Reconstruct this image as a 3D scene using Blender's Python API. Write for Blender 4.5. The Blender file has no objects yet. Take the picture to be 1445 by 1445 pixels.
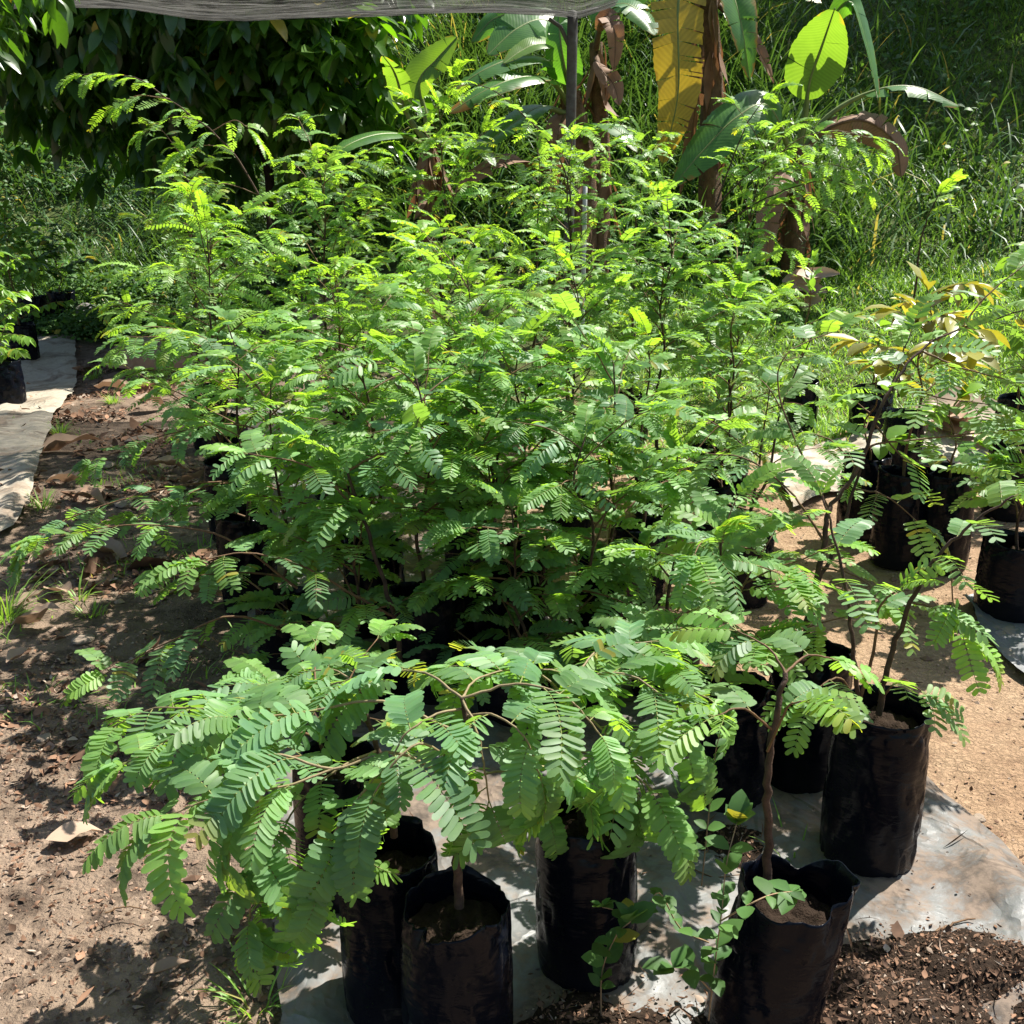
import bpy, math, random
import numpy as np
from mathutils import Vector, Matrix

PI = math.pi
scn = bpy.context.scene
col = scn.collection
R0 = np.random.default_rng(7)

# ------------------------------------------------------------------ camera maths
CAM_H = 1.5
PITCH = math.radians(18.0)
FPX = 1449.0            # focal length in photograph pixels (1445 wide)
CX = CY = 722.5
cp, sp = math.cos(PITCH), math.sin(PITCH)

def at(px, py, D):
    """world point on the ray through photograph pixel (px,py) at ground distance y = D"""
    u = (px - CX) / FPX; v = (py - CY) / FPX
    # camera axes: right=(1,0,0) fwd=(0,cp,-sp) up=(0,sp,cp)
    dx, dy, dz = u, cp - v * sp, -sp - v * cp
    k = D / dy
    return np.array([dx * k, D, CAM_H + dz * k])

def gp(px, py, z=0.0):
    u = (px - CX) / FPX; v = (py - CY) / FPX
    dx, dy, dz = u, cp - v * sp, -sp - v * cp
    k = (z - CAM_H) / dz
    return np.array([dx * k, dy * k, z])

# ------------------------------------------------------------------ noise (numpy value noise)
def _h(ix, iy, s):
    n = (ix * 374761393 + iy * 668265263 + s * 982451653) & 0x7fffffff
    n = ((n ^ (n >> 13)) * 1274126177) & 0x7fffffff
    return ((n ^ (n >> 16)) & 0xffff) / 65535.0

def vnoise(x, y, s=0):
    x = np.asarray(x, float); y = np.asarray(y, float)
    ix = np.floor(x).astype(np.int64); iy = np.floor(y).astype(np.int64)
    fx = x - ix; fy = y - iy
    fx = fx * fx * (3 - 2 * fx); fy = fy * fy * (3 - 2 * fy)
    a = _h(ix, iy, s); b = _h(ix + 1, iy, s); c = _h(ix, iy + 1, s); d = _h(ix + 1, iy + 1, s)
    return (a * (1 - fx) + b * fx) * (1 - fy) + (c * (1 - fx) + d * fx) * fy

def fbm(x, y, o=4, s=0):
    t = 0; a = .5; n = 0
    for i in range(o):
        t = t + a * vnoise(x * 2 ** i, y * 2 ** i, s + i * 17); n += a; a *= .5
    return t / n

def sstep(a, b, x):
    t = np.clip((np.asarray(x, float) - a) / (b - a), 0, 1)
    return t * t * (3 - 2 * t)

def ground_h(x, y):
    x = np.asarray(x, float); y = np.asarray(y, float)
    y0 = 10.8 - 4.2 * sstep(-3.4, -.2, x)
    d = np.maximum(0, y - y0)
    hill = .30 * d + .22 * np.maximum(0, d - 2.6) + .12 * np.maximum(0, d - 5)
    hill = np.minimum(hill, 9 + .1 * d)
    big = (fbm(x * .5 + 3, y * .5, 3, 5) - .5) * .5 * sstep(6.0, 9.5, y)
    med = (fbm(x * 1.7, y * 1.7, 3, 2) - .5) * .05
    fine = (fbm(x * 9, y * 9, 3, 9) - .5) * .022
    return hill + big + med + fine

# ------------------------------------------------------------------ mesh plumbing
class MB:
    def __init__(s):
        s.V = []; s.F = []; s.C = []; s.n = 0
    def add(s, V, F, C=None, mi=0):
        V = np.asarray(V, np.float32).reshape(-1, 3); F = np.asarray(F, np.int64)
        if len(V) == 0 or len(F) == 0: return
        s.V.append(V); s.F.append((F + s.n, mi))
        if C is None: C = np.zeros((len(V), 3), np.float32)
        C = np.asarray(C, np.float32)
        if C.ndim == 1: C = np.tile(C, (len(V), 1))
        s.C.append(C); s.n += len(V)
    def build(s, name, mats, parent=None, smooth=True):
        me = bpy.data.meshes.new(name)
        V = np.concatenate(s.V); C = np.concatenate(s.C)
        me.vertices.add(len(V)); me.vertices.foreach_set('co', V.ravel())
        loops = np.concatenate([f.ravel() for f, m in s.F])
        tot = np.concatenate([np.full(len(f), f.shape[1]) for f, m in s.F])
        mi = np.concatenate([np.full(len(f), m) for f, m in s.F])
        me.loops.add(len(loops)); me.loops.foreach_set('vertex_index', loops.astype(np.int32))
        st = np.concatenate([[0], np.cumsum(tot)[:-1]])
        me.polygons.add(len(tot))
        me.polygons.foreach_set('loop_start', st.astype(np.int32))
        me.polygons.foreach_set('loop_total', tot.astype(np.int32))
        me.polygons.foreach_set('material_index', mi.astype(np.int32))
        me.polygons.foreach_set('use_smooth', np.full(len(tot), smooth))
        a = me.attributes.new('Col', 'FLOAT_COLOR', 'POINT')
        a.data.foreach_set('color', np.concatenate([C, np.ones((len(C), 1), np.float32)], 1).ravel().astype(np.float32))
        if not isinstance(mats, (list, tuple)): mats = [mats]
        for m in mats: me.materials.append(m)
        me.update(calc_edges=True)
        o = bpy.data.objects.new(name, me); col.objects.link(o)
        if parent is not None: o.parent = parent
        return o

def tag(o, label=None, cat=None, group=None, kind=None):
    if label: o['label'] = label
    if cat: o['category'] = cat
    if group: o['group'] = group
    if kind: o['kind'] = kind
    return o

def thing(name, label, cat, loc=(0, 0, 0), group=None, rz=0.):
    o = bpy.data.objects.new(name, None); col.objects.link(o)
    o.empty_display_size = .05
    o.location = tuple(float(c) for c in loc); o.rotation_euler = (0, 0, rz)
    return tag(o, label, cat, group)

def dup(root, loc, rz, label, group=None, scale=1.0):
    r = root.copy(); col.objects.link(r)
    r.location = tuple(float(c) for c in loc); r.rotation_euler = (0, 0, rz); r.scale = (scale,) * 3
    r['label'] = label
    if group: r['group'] = group
    for ch in list(root.children):
        c = ch.copy(); col.objects.link(c); c.parent = r
        for g in list(ch.children):
            d = g.copy(); col.objects.link(d); d.parent = c
    return r

def nrm(a):
    a = np.asarray(a, float)
    return a / np.maximum(1e-9, np.linalg.norm(a, axis=-1, keepdims=True))

# ------------------------------------------------------------------ primitive: leaf blades
OBLONG = ([0, .12, .5, .86, 1.0], [.25, .82, 1.0, .9, .38])
OBLONG4 = ([0, .2, .82, 1.0], [.3, .95, .95, .35])
OBLONG3 = ([0, .35, 1.0], [.45, 1.0, .5])
ELLIP = ([0, .18, .42, .7, .88, 1.0], [.06, .62, 1.0, .78, .38, .03])
LANCE = ([0, .2, .45, .75, 1.0], [.08, .7, 1.0, .6, .03])
GRASS = ([0, .3, .6, .85, 1.0], [.8, 1.0, .8, .5, .04])
GRASS3 = ([0, .5, 1.0], [.9, .8, .05])

def blades(P, A, N, L, W, prof, curl=0., fold=0., mid=True, C=None):
    """P base, A axis, N face normal (M,3); L length, W half width, curl bend away from N, fold V. returns V,F,C"""
    P = np.asarray(P, float).reshape(-1, 3); A = nrm(np.asarray(A, float).reshape(-1, 3)); N = np.asarray(N, float).reshape(-1, 3)
    N = nrm(N - A * (A * N).sum(1, keepdims=True)); B = np.cross(N, A)
    M = len(P)
    L = np.broadcast_to(np.asarray(L, float), (M,)); W = np.broadcast_to(np.asarray(W, float), (M,))
    curl = np.broadcast_to(np.asarray(curl, float), (M,)); fold = np.broadcast_to(np.asarray(fold, float), (M,))
    t = np.array(prof[0]); h = np.array(prof[1]); S = len(t)
    k = np.where(np.abs(curl) < 1e-3, 1e-3, curl)[:, None]
    kt = k * t[None]
    ax = np.sin(kt) / k; az = -(1 - np.cos(kt)) / k
    cen = P[:, None] + L[:, None, None] * (ax[..., None] * A[:, None] + az[..., None] * N[:, None])
    Nl = np.sin(kt)[..., None] * A[:, None] + np.cos(kt)[..., None] * N[:, None]
    hw = W[:, None] * h[None]
    off = hw[..., None] * B[:, None] * np.cos(fold)[:, None, None]
    up = (hw * np.sin(fold)[:, None])[..., None] * Nl
    le = cen - off + up; ri = cen + off + up
    if mid:
        V = np.stack([le, cen, ri], 2); q = 3
        f = []
        for i in range(S - 1):
            for j in range(2):
                f.append([i * q + j, i * q + j + 1, (i + 1) * q + j + 1, (i + 1) * q + j])
    else:
        V = np.stack([le, ri], 2); q = 2
        f = [[i * q, i * q + 1, (i + 1) * q + 1, (i + 1) * q] for i in range(S - 1)]
    f = np.array(f)
    F = (np.arange(M) * (S * q))[:, None, None] + f[None]
    V = V.reshape(-1, 3); F = F.reshape(-1, 4)
    if C is not None:
        C = np.repeat(np.asarray(C, float).reshape(M, 3), S * q, 0)
    return V, F, C

def tube(pts, rad, sides=7, cap=True):
    pts = np.asarray(pts, float); n = len(pts)
    rad = np.broadcast_to(np.asarray(rad, float), (n,))
    T = nrm(np.gradient(pts, axis=0))
    ref = np.array([.3, .1, 1.0]) if abs(T[0][2]) < .8 else np.array([1., .2, 0])
    X = nrm(np.cross(np.cross(T, ref), T)); Y = np.cross(T, X)
    a = np.arange(sides) / sides * 2 * PI
    V = pts[:, None] + rad[:, None, None] * (np.cos(a)[None, :, None] * X[:, None] + np.sin(a)[None, :, None] * Y[:, None])
    F = []
    for i in range(n - 1):
        for j in range(sides):
            k = (j + 1) % sides
            F.append([i * sides + j, i * sides + k, (i + 1) * sides + k, (i + 1) * sides + j])
    V = V.reshape(-1, 3)
    if cap:
        V = np.concatenate([V, pts[-1:] + T[-1:] * rad[-1] * .5])
        e = len(V) - 1
        for j in range(sides):
            k = (j + 1) % sides
            F.append([(n - 1) * sides + j, (n - 1) * sides + k, e, e])
    F = np.array(F)
    return V, F

def tube_into(mb, pts, rad, sides=7, C=None, mi=0):
    V, F = tube(pts, rad, sides)
    q = F[F[:, 2] != F[:, 3]]; t = F[F[:, 2] == F[:, 3]][:, :3]
    n0 = mb.n
    mb.add(V, q, C, mi)
    if len(t):
        mb.F.append((t + n0, mi))

def smooth_path(P, n=6):
    P = [np.asarray(p, float) for p in P]
    if len(P) < 3:
        return np.array([P[0] + (P[-1] - P[0]) * i / n for i in range(n + 1)])
    Q = [2 * P[0] - P[1]] + P + [2 * P[-1] - P[-2]]
    out = []
    for i in range(1, len(Q) - 2):
        for k in range(n):
            t = k / n
            a, b, c, d = Q[i - 1], Q[i], Q[i + 1], Q[i + 2]
            out.append(.5 * (2 * b + (c - a) * t + (2 * a - 5 * b + 4 * c - d) * t * t + (3 * b - a - 3 * c + d) * t ** 3))
    out.append(P[-1])
    return np.array(out)

# ------------------------------------------------------------------ materials
def newmat(name):
    m = bpy.data.materials.new(name); m.use_nodes = True
    nt = m.node_tree; nt.nodes.clear()
    out = nt.nodes.new('ShaderNodeOutputMaterial')
    return m, nt, out

def N_(nt, t, **kw):
    n = nt.nodes.new(t)
    for k, v in kw.items():
        if k in n.inputs: n.inputs[k].default_value = v
        else: setattr(n, k, v)
    return n

def mixc(nt, fac, a, b, blend='MIX'):
    n = nt.nodes.new('ShaderNodeMix'); n.data_type = 'RGBA'; n.blend_type = blend
    for s, v in ((0, fac), (6, a), (7, b)):
        if isinstance(v, (int, float)): n.inputs[s].default_value = v
        elif isinstance(v, (tuple, list)): n.inputs[s].default_value = (*v[:3], 1)
        else: nt.links.new(v, n.inputs[s])
    return n.outputs[2]

def ramp(nt, v, pts, interp='LINEAR'):
    n = nt.nodes.new('ShaderNodeValToRGB'); n.color_ramp.interpolation = interp
    cr = n.color_ramp
    while len(cr.elements) < len(pts): cr.elements.new(.5)
    for e, (p, c) in zip(cr.elements, pts):
        e.position = p
        e.color = (c, c, c, 1) if isinstance(c, (int, float)) else (*c, 1)
    nt.links.new(v, n.inputs[0]); return n.outputs[0]

def math_(nt, op, a, b=None, clamp=False):
    n = nt.nodes.new('ShaderNodeMath'); n.operation = op; n.use_clamp = clamp
    for i, v in enumerate((a, b)):
        if v is None: continue
        if isinstance(v, (int, float)): n.inputs[i].default_value = v
        else: nt.links.new(v, n.inputs[i])
    return n.outputs[0]

def noise(nt, scale, detail=4, rough=.55, vec=None, dist=0.):
    n = nt.nodes.new('ShaderNodeTexNoise')
    n.inputs['Scale'].default_value = scale; n.inputs['Detail'].default_value = detail
    n.inputs['Roughness'].default_value = rough; n.inputs['Distortion'].default_value = dist
    if vec is not None: nt.links.new(vec, n.inputs['Vector'])
    return n

def coords(nt, kind='Object'):
    return nt.nodes.new('ShaderNodeTexCoord').outputs[kind]

def wpos(nt):
    return nt.nodes.new('ShaderNodeNewGeometry').outputs['Position']

def bump(nt, h, strength=.4, dist=.01, normal=None):
    n = nt.nodes.new('ShaderNodeBump'); n.inputs['Strength'].default_value = strength
    n.inputs['Distance'].default_value = dist
    nt.links.new(h, n.inputs['Height'])
    if normal is not None: nt.links.new(normal, n.inputs['Normal'])
    return n.outputs[0]

def attr(nt):
    a = nt.nodes.new('ShaderNodeAttribute'); a.attribute_name = 'Col'
    s = nt.nodes.new('ShaderNodeSeparateColor'); nt.links.new(a.outputs['Color'], s.inputs[0])
    return s.outputs[0], s.outputs[1], s.outputs[2]

def leaf_mat(name, mature, young, trans_gain=(2.0, 1.8, .7), tfac=.42, rough=.4, yellow=(.34, .27, .04), spec=.5, vary=.6):
    m, nt, out = newmat(name)
    r, g, b = attr(nt)
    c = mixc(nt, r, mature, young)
    v = math_(nt, 'MULTIPLY_ADD', g, vary); nt.nodes[-1].inputs[2].default_value = 1 - vary / 2
    cc = N_(nt, 'ShaderNodeCombineColor')
    for i in range(3): nt.links.new(v, cc.inputs[i])
    c = mixc(nt, 1.0, c, cc.outputs[0], 'MULTIPLY')
    nz = noise(nt, 60, 2, .5, coords(nt))
    c = mixc(nt, math_(nt, 'MULTIPLY', nz.outputs[0], .25), c, (c0 := tuple(x * 1.6 for x in young)))
    c = mixc(nt, b, c, yellow)
    p = N_(nt, 'ShaderNodeBsdfPrincipled', Roughness=rough)
    p.inputs['Specular IOR Level'].default_value = spec
    nt.links.new(c, p.inputs['Base Color'])
    t = N_(nt, 'ShaderNodeBsdfTranslucent')
    nt.links.new(mixc(nt, 1.0, c, trans_gain, 'MULTIPLY'), t.inputs[0])
    ms = N_(nt, 'ShaderNodeMixShader'); ms.inputs[0].default_value = tfac
    nt.links.new(p.outputs[0], ms.inputs[1]); nt.links.new(t.outputs[0], ms.inputs[2])
    nt.links.new(ms.outputs[0], out.inputs[0])
    return m

def simple_mat(name, base, rough=.7, nscale=8, var=.35, dark=None, bumpd=.004, bumps=.4, spec=.3, trans=0.):
    m, nt, out = newmat(name)
    tc = coords(nt)
    nz = noise(nt, nscale, 6, .6, tc)
    d = dark or tuple(x * (1 - var) for x in base)
    f = ramp(nt, nz.outputs[0], [(.3, 0.), (.7, 1.)])
    c = mixc(nt, f, d, base)
    p = N_(nt, 'ShaderNodeBsdfPrincipled', Roughness=rough); p.inputs['Specular IOR Level'].default_value = spec
    nt.links.new(c, p.inputs['Base Color'])
    nb = noise(nt, nscale * 6, 4, .6, tc)
    nt.links.new(bump(nt, nb.outputs[0], bumps, bumpd), p.inputs['Normal'])
    if trans > 0:
        t = N_(nt, 'ShaderNodeBsdfTranslucent'); nt.links.new(c, t.inputs[0])
        ms = N_(nt, 'ShaderNodeMixShader'); ms.inputs[0].default_value = trans
        nt.links.new(p.outputs[0], ms.inputs[1]); nt.links.new(t.outputs[0], ms.inputs[2])
        nt.links.new(ms.outputs[0], out.inputs[0])
    else:
        nt.links.new(p.outputs[0], out.inputs[0])
    return m

M = {}
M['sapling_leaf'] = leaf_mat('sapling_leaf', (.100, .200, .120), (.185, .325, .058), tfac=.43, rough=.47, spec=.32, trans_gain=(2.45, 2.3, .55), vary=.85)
M['rachis'] = simple_mat('rachis', (.22, .24, .07), .55, 30, .4)
M['bark'] = simple_mat('bark', (.105, .062, .042), .85, 45, .7, bumpd=.004, bumps=.9)
M['dark_bark'] = simple_mat('dark_bark', (.045, .033, .025), .9, 20, .6, bumpd=.01, bumps=.8)
M['green_twig'] = simple_mat('young_twig', (.27, .21, .11), .65, 60, .4, bumpd=.002)
M['twig'] = simple_mat('twig', (.17, .095, .045), .7, 60, .5, bumpd=.002)
M['pale_twig'] = simple_mat('pale_twig', (.36, .25, .14), .7, 60, .4, bumpd=.002)
M['broad_leaf'] = leaf_mat('broad_leaf', (.05, .14, .035), (.15, .29, .045), tfac=.4, rough=.4, spec=.4)
M['bronze_leaf'] = leaf_mat('bronze_leaf', (.12, .13, .03), (.24, .24, .04), tfac=.4, rough=.35)
M['tree_leaf'] = leaf_mat('tree_leaf', (.020, .055, .024), (.07, .15, .02), tfac=.34, rough=.3, spec=.55, trans_gain=(3.2, 3.4, .5))
M['weed_leaf'] = leaf_mat('weed_leaf', (.030, .078, .026), (.085, .18, .038), tfac=.32, rough=.55, spec=.3)
M['grass'] = leaf_mat('grass', (.032, .085, .030), (.085, .165, .04), tfac=.26, rough=.42, yellow=(.36, .32, .12), spec=.22)
M['lawn'] = leaf_mat('lawn', (.10, .21, .045), (.21, .37, .07), tfac=.4, rough=.45, yellow=(.36, .32, .12), spec=.4)
M['bank_grass'] = leaf_mat('bank_grass', (.050, .120, .038), (.13, .25, .055), tfac=.34, rough=.45, yellow=(.36, .32, .14), spec=.3)
M['dry_leaf'] = leaf_mat('dry_leaf', (.18, .09, .048), (.34, .245, .17), tfac=.15, rough=.55, trans_gain=(1.2, 1, .8), yellow=(.45, .36, .28), spec=.3)
M['litter'] = leaf_mat('litter', (.055, .035, .025), (.26, .15, .095), tfac=.05, rough=.8, trans_gain=(1, 1, 1), yellow=(.42, .34, .27), spec=.1, vary=.9)

# black plastic bag
def bag_mat():
    m, nt, out = newmat('black_plastic')
    tc = coords(nt)
    sep = N_(nt, 'ShaderNodeSeparateXYZ'); nt.links.new(tc, sep.inputs[0])
    n1 = noise(nt, 7, 6, .65, tc)
    low = math_(nt, 'SUBTRACT', .16, sep.outputs[2]); low = math_(nt, 'MULTIPLY', low, 4.0, True)
    f = math_(nt, 'MULTIPLY', math_(nt, 'MULTIPLY', n1.outputs[0], low), .26, True)
    n3 = noise(nt, 26, 5, .7, tc)
    f2 = math_(nt, 'MULTIPLY', ramp(nt, n3.outputs[0], [(.58, 0.), (.85, 1.)]), .03)
    f = math_(nt, 'ADD', f, f2, True)
    c = mixc(nt, f, (.0030, .0042, .0080), (.11, .09, .07))
    p = N_(nt, 'ShaderNodeBsdfPrincipled'); p.inputs['Specular IOR Level'].default_value = .13
    nt.links.new(c, p.inputs['Base Color'])
    nt.links.new(ramp(nt, n1.outputs[0], [(.3, .12), (.7, .30)]), p.inputs['Roughness'])
    mp = N_(nt, 'ShaderNodeMapping'); mp.inputs['Scale'].default_value = (1, 1, 3.4)
    nt.links.new(tc, mp.inputs[0])
    n2 = noise(nt, 11, 3, .5, mp.outputs[0], .8)
    nt.links.new(bump(nt, n2.outputs[0], .35, .008), p.inputs['Normal'])
    nt.links.new(p.outputs[0], out.inputs[0])
    return m
M['bag'] = bag_mat()
M['soil'] = simple_mat('potting_soil', (.045, .030, .021), .95, 40, .6, bumpd=.01, bumps=.8, spec=.1)

def ground_mat():
    m, nt, out = newmat('earth')
    P = wpos(nt)
    sep = N_(nt, 'ShaderNodeSeparateXYZ'); nt.links.new(P, sep.inputs[0])
    X, Y = sep.outputs[0], sep.outputs[1]
    n1 = noise(nt, 1.6, 6, .6, P, .3); n2 = noise(nt, 11, 8, .65, P); n3 = noise(nt, 70, 4, .6, P)
    path = mixc(nt, ramp(nt, n1.outputs[0], [(.36, 0.), (.62, 1.)]), (.125, .092, .067), (.265, .195, .142))
    path = mixc(nt, ramp(nt, n2.outputs[0], [(.36, 0.), (.52, 1.)]), (.075, .054, .040), path)
    sand = mixc(nt, ramp(nt, n1.outputs[0], [(.35, 0.), (.65, 1.)]), (.30, .195, .12), (.385, .27, .175))
    sand = mixc(nt, ramp(nt, n2.outputs[0], [(.36, .7), (.5, 0.)]), sand, (.21, .13, .08))
    wob = math_(nt, 'MULTIPLY', n1.outputs[0], 1.0)
    fx = math_(nt, 'SUBTRACT', math_(nt, 'ADD', X, wob), .35)
    fx = math_(nt, 'MULTIPLY', fx, 2.2, True)
    c = mixc(nt, fx, path, sand)
    # hillside earth under the grass
    gx = math_(nt, 'MULTIPLY_ADD', X, -.35); nt.nodes[-1].inputs[2].default_value = 0
    gy = math_(nt, 'ADD', math_(nt, 'SUBTRACT', Y, 6.3), math_(nt, 'MULTIPLY', n1.outputs[0], 1.6))
    gy = math_(nt, 'SUBTRACT', gy, .8)
    left = math_(nt, 'MULTIPLY', math_(nt, 'SUBTRACT', -.6, X), .9, True)
    gy = math_(nt, 'SUBTRACT', gy, math_(nt, 'MULTIPLY', left, 3.6))
    gf = math_(nt, 'MULTIPLY', gy, 1.2, True)
    gcol = mixc(nt, ramp(nt, n2.outputs[0], [(.4, 0.), (.6, 1.)]), (.05, .068, .022), (.11, .14, .045))
    c = mixc(nt, gf, c, gcol)
    p = N_(nt, 'ShaderNodeBsdfPrincipled', Roughness=.95); p.inputs['Specular IOR Level'].default_value = .12
    nt.links.new(c, p.inputs['Base Color'])
    vo = N_(nt, 'ShaderNodeTexVoronoi', feature='DISTANCE_TO_EDGE'); vo.inputs['Scale'].default_value = 46
    wv = nt.nodes.new('ShaderNodeVectorMath'); wv.operation = 'MULTIPLY_ADD'
    nt.links.new(n2.outputs['Color'], wv.inputs[0]); wv.inputs[1].default_value = (.11, .11, .11); nt.links.new(P, wv.inputs[2])
    nt.links.new(wv.outputs[0], vo.inputs['Vector'])
    crack = ramp(nt, vo.outputs['Distance'], [(0., 0.), (.10, 1.)])
    h = math_(nt, 'ADD', math_(nt, 'MULTIPLY', math_(nt, 'MULTIPLY', crack, math_(nt, 'MULTIPLY', fx, n1.outputs[0])), .14), math_(nt, 'ADD', n2.outputs[0], math_(nt, 'MULTIPLY', n3.outputs[0], .5)))
    nt.links.new(bump(nt, h, .9, .035), p.inputs['Normal'])
    nt.links.new(p.outputs[0], out.inputs[0])
    return m
M['earth'] = ground_mat()

def sheet_mat(name, base, dirt, amount=.5, rough=.5):
    m, nt, out = newmat(name)
    P = wpos(nt)
    n1 = noise(nt, 3.2, 6, .65, P, .5); n2 = noise(nt, 17, 6, .7, P)
    c = mixc(nt, ramp(nt, n2.outputs[0], [(.35, 0.), (.7, 1.)]), tuple(x * .72 for x in base), base)
    s = math_(nt, 'ADD', n1.outputs[0], math_(nt, 'MULTIPLY', math_(nt, 'SUBTRACT', n2.outputs[0], .5), .5))
    d = ramp(nt, s, [(.62 - amount * .25, 0.), (.72 - amount * .2, 1.)])
    dd = mixc(nt, ramp(nt, n2.outputs[0], [(.42, 0.), (.58, 1.)]), tuple(x * .38 for x in dirt), dirt)
    c = mixc(nt, math_(nt, 'MULTIPLY', d, .9), c, dd)
    p = N_(nt, 'ShaderNodeBsdfPrincipled'); p.inputs['Specular IOR Level'].default_value = .45
    nt.links.new(c, p.inputs['Base Color'])
    nt.links.new(mixc(nt, d, (rough,) * 3, (.9,) * 3), p.inputs['Roughness'])
    n4 = noise(nt, 5, 3, .5, P, .8)
    rg = math_(nt, 'ABSOLUTE', math_(nt, 'SUBTRACT', n4.outputs[0], .5))
    rg = ramp(nt, rg, [(0., .6), (.06, 0.)])
    n5 = noise(nt, 55, 3, .6, P)
    hh = math_(nt, 'ADD', math_(nt, 'ADD', rg, n4.outputs[0]), math_(nt, 'MULTIPLY', n5.outputs[0], .25))
    nt.links.new(bump(nt, hh, .55, .012), p.inputs['Normal'])
    nt.links.new(p.outputs[0], out.inputs[0])
    return m
M['grey_sheet'] = sheet_mat('grey_plastic_sheet', (.175, .178, .174), (.17, .122, .088), .85)
M['beige_sheet'] = sheet_mat('beige_sheet', (.42, .37, .29), (.24, .18, .13), .55, .7)
M['dark_sheet'] = sheet_mat('dark_sheet', (.16, .165, .17), (.25, .19, .14), .35)
M['clay'] = sheet_mat('clay_board', (.46, .27, .16), (.36, .25, .17), .3, .8)
M['steel'] = simple_mat('weathered_steel', (.10, .10, .095), .55, 25, .5, dark=(.05, .04, .035))
M['pvc'] = simple_mat('pale_pipe', (.5, .52, .5), .4, 12, .2)

def cloth_mat():
    m, nt, out = newmat('weathered_netting')
    tc = coords(nt)
    mp = N_(nt, 'ShaderNodeMapping'); mp.inputs['Scale'].default_value = (1.0, 7, 1); nt.links.new(tc, mp.inputs[0])
    n1 = noise(nt, 2.2, 7, .75, mp.outputs[0], .8); n2 = noise(nt, 9, 5, .7, mp.outputs[0])
    c = mixc(nt, ramp(nt, n1.outputs[0], [(.42, 0.), (.58, 1.)]), (.022, .022, .02), (.15, .147, .135))
    c = mixc(nt, ramp(nt, n2.outputs[0], [(.6, 0.), (.72, .8)]), c, (.30, .29, .27))
    d = N_(nt, 'ShaderNodeBsdfDiffuse'); nt.links.new(c, d.inputs[0])
    t = N_(nt, 'ShaderNodeBsdfTranslucent'); nt.links.new(c, t.inputs[0])
    tr = N_(nt, 'ShaderNodeBsdfTransparent')
    a = N_(nt, 'ShaderNodeMixShader'); a.inputs[0].default_value = .5
    nt.links.new(d.outputs[0], a.inputs[1]); nt.links.new(t.outputs[0], a.inputs[2])
    b = N_(nt, 'ShaderNodeMixShader')
    nt.links.new(ramp(nt, n2.outputs[0], [(.3, .5), (.6, .15)]), b.inputs[0])
    nt.links.new(a.outputs[0], b.inputs[1]); nt.links.new(tr.outputs[0], b.inputs[2])
    nt.links.new(b.outputs[0], out.inputs[0])
    return m
M['cloth'] = cloth_mat()

def banana_mat(name, c_lo, c_hi, dry, tfac=.42, gain=(2.2, 2.2, .5), rough=.32):
    m, nt, out = newmat(name)
    r, g, b = attr(nt)          # r along 0..1, g across 0..1, b dryness
    w = math_(nt, 'SINE', math_(nt, 'MULTIPLY', math_(nt, 'ADD', r, math_(nt, 'MULTIPLY', g, .12)), 260.0))
    nz = noise(nt, 5, 5, .65, coords(nt))
    c = mixc(nt, ramp(nt, nz.outputs[0], [(.35, 0.), (.65, 1.)]), c_lo, c_hi)
    c = mixc(nt, math_(nt, 'MULTIPLY_ADD', w, .09), c, tuple(x * 1.8 for x in c_hi)); 
    nt.nodes[-2].inputs[2].default_value = .09
    # dry margins
    edge = math_(nt, 'ADD', math_(nt, 'MULTIPLY', math_(nt, 'POWER', g, 3.0), .35), b)
    edge = math_(nt, 'ADD', edge, math_(nt, 'MULTIPLY', math_(nt, 'SUBTRACT', nz.outputs[0], .5), .9))
    c = mixc(nt, ramp(nt, edge, [(.42, 0.), (.6, 1.)]), c, dry)
    mid = ramp(nt, g, [(.02, 1.), (.07, 0.)])
    c = mixc(nt, math_(nt, 'MULTIPLY', mid, .5), c, tuple(x * 2.0 for x in c_hi))
    p = N_(nt, 'ShaderNodeBsdfPrincipled', Roughness=rough); p.inputs['Specular IOR Level'].default_value = .5
    nt.links.new(c, p.inputs['Base Color'])
    nt.links.new(bump(nt, w, .10, .002), p.inputs['Normal'])
    t = N_(nt, 'ShaderNodeBsdfTranslucent'); nt.links.new(mixc(nt, 1.0, c, gain, 'MULTIPLY'), t.inputs[0])
    ms = N_(nt, 'ShaderNodeMixShader'); ms.inputs[0].default_value = tfac
    nt.links.new(p.outputs[0], ms.inputs[1]); nt.links.new(t.outputs[0], ms.inputs[2])
    nt.links.new(ms.outputs[0], out.inputs[0])
    return m
M['banana'] = banana_mat('banana_leaf', (.045, .13, .035), (.09, .21, .045), (.30, .15, .04))
M['banana_bright'] = banana_mat('backlit_banana_leaf', (.11, .21, .035), (.14, .25, .045), (.3, .25, .04), tfac=.5, gain=(1.75, 1.7, .5))  # lighter green and more translucency put the backlit glow into the leaf colour
M['banana_yellow'] = banana_mat('yellowing_banana_leaf', (.33, .24, .03), (.42, .31, .04), (.20, .11, .03), tfac=.35, gain=(1.3, 1.2, .5), rough=.5)
M['banana_dry'] = banana_mat('withered_banana_leaf', (.16, .085, .045), (.28, .16, .09), (.12, .065, .04), tfac=.25, gain=(1.3, 1, .7), rough=.7)
M['petiole'] = simple_mat('petiole', (.17, .22, .06), .45, 12, .4)
M['pseudostem'] = simple_mat('pseudostem', (.20, .115, .06), .75, 14, .6, bumpd=.02, bumps=.7)

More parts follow.
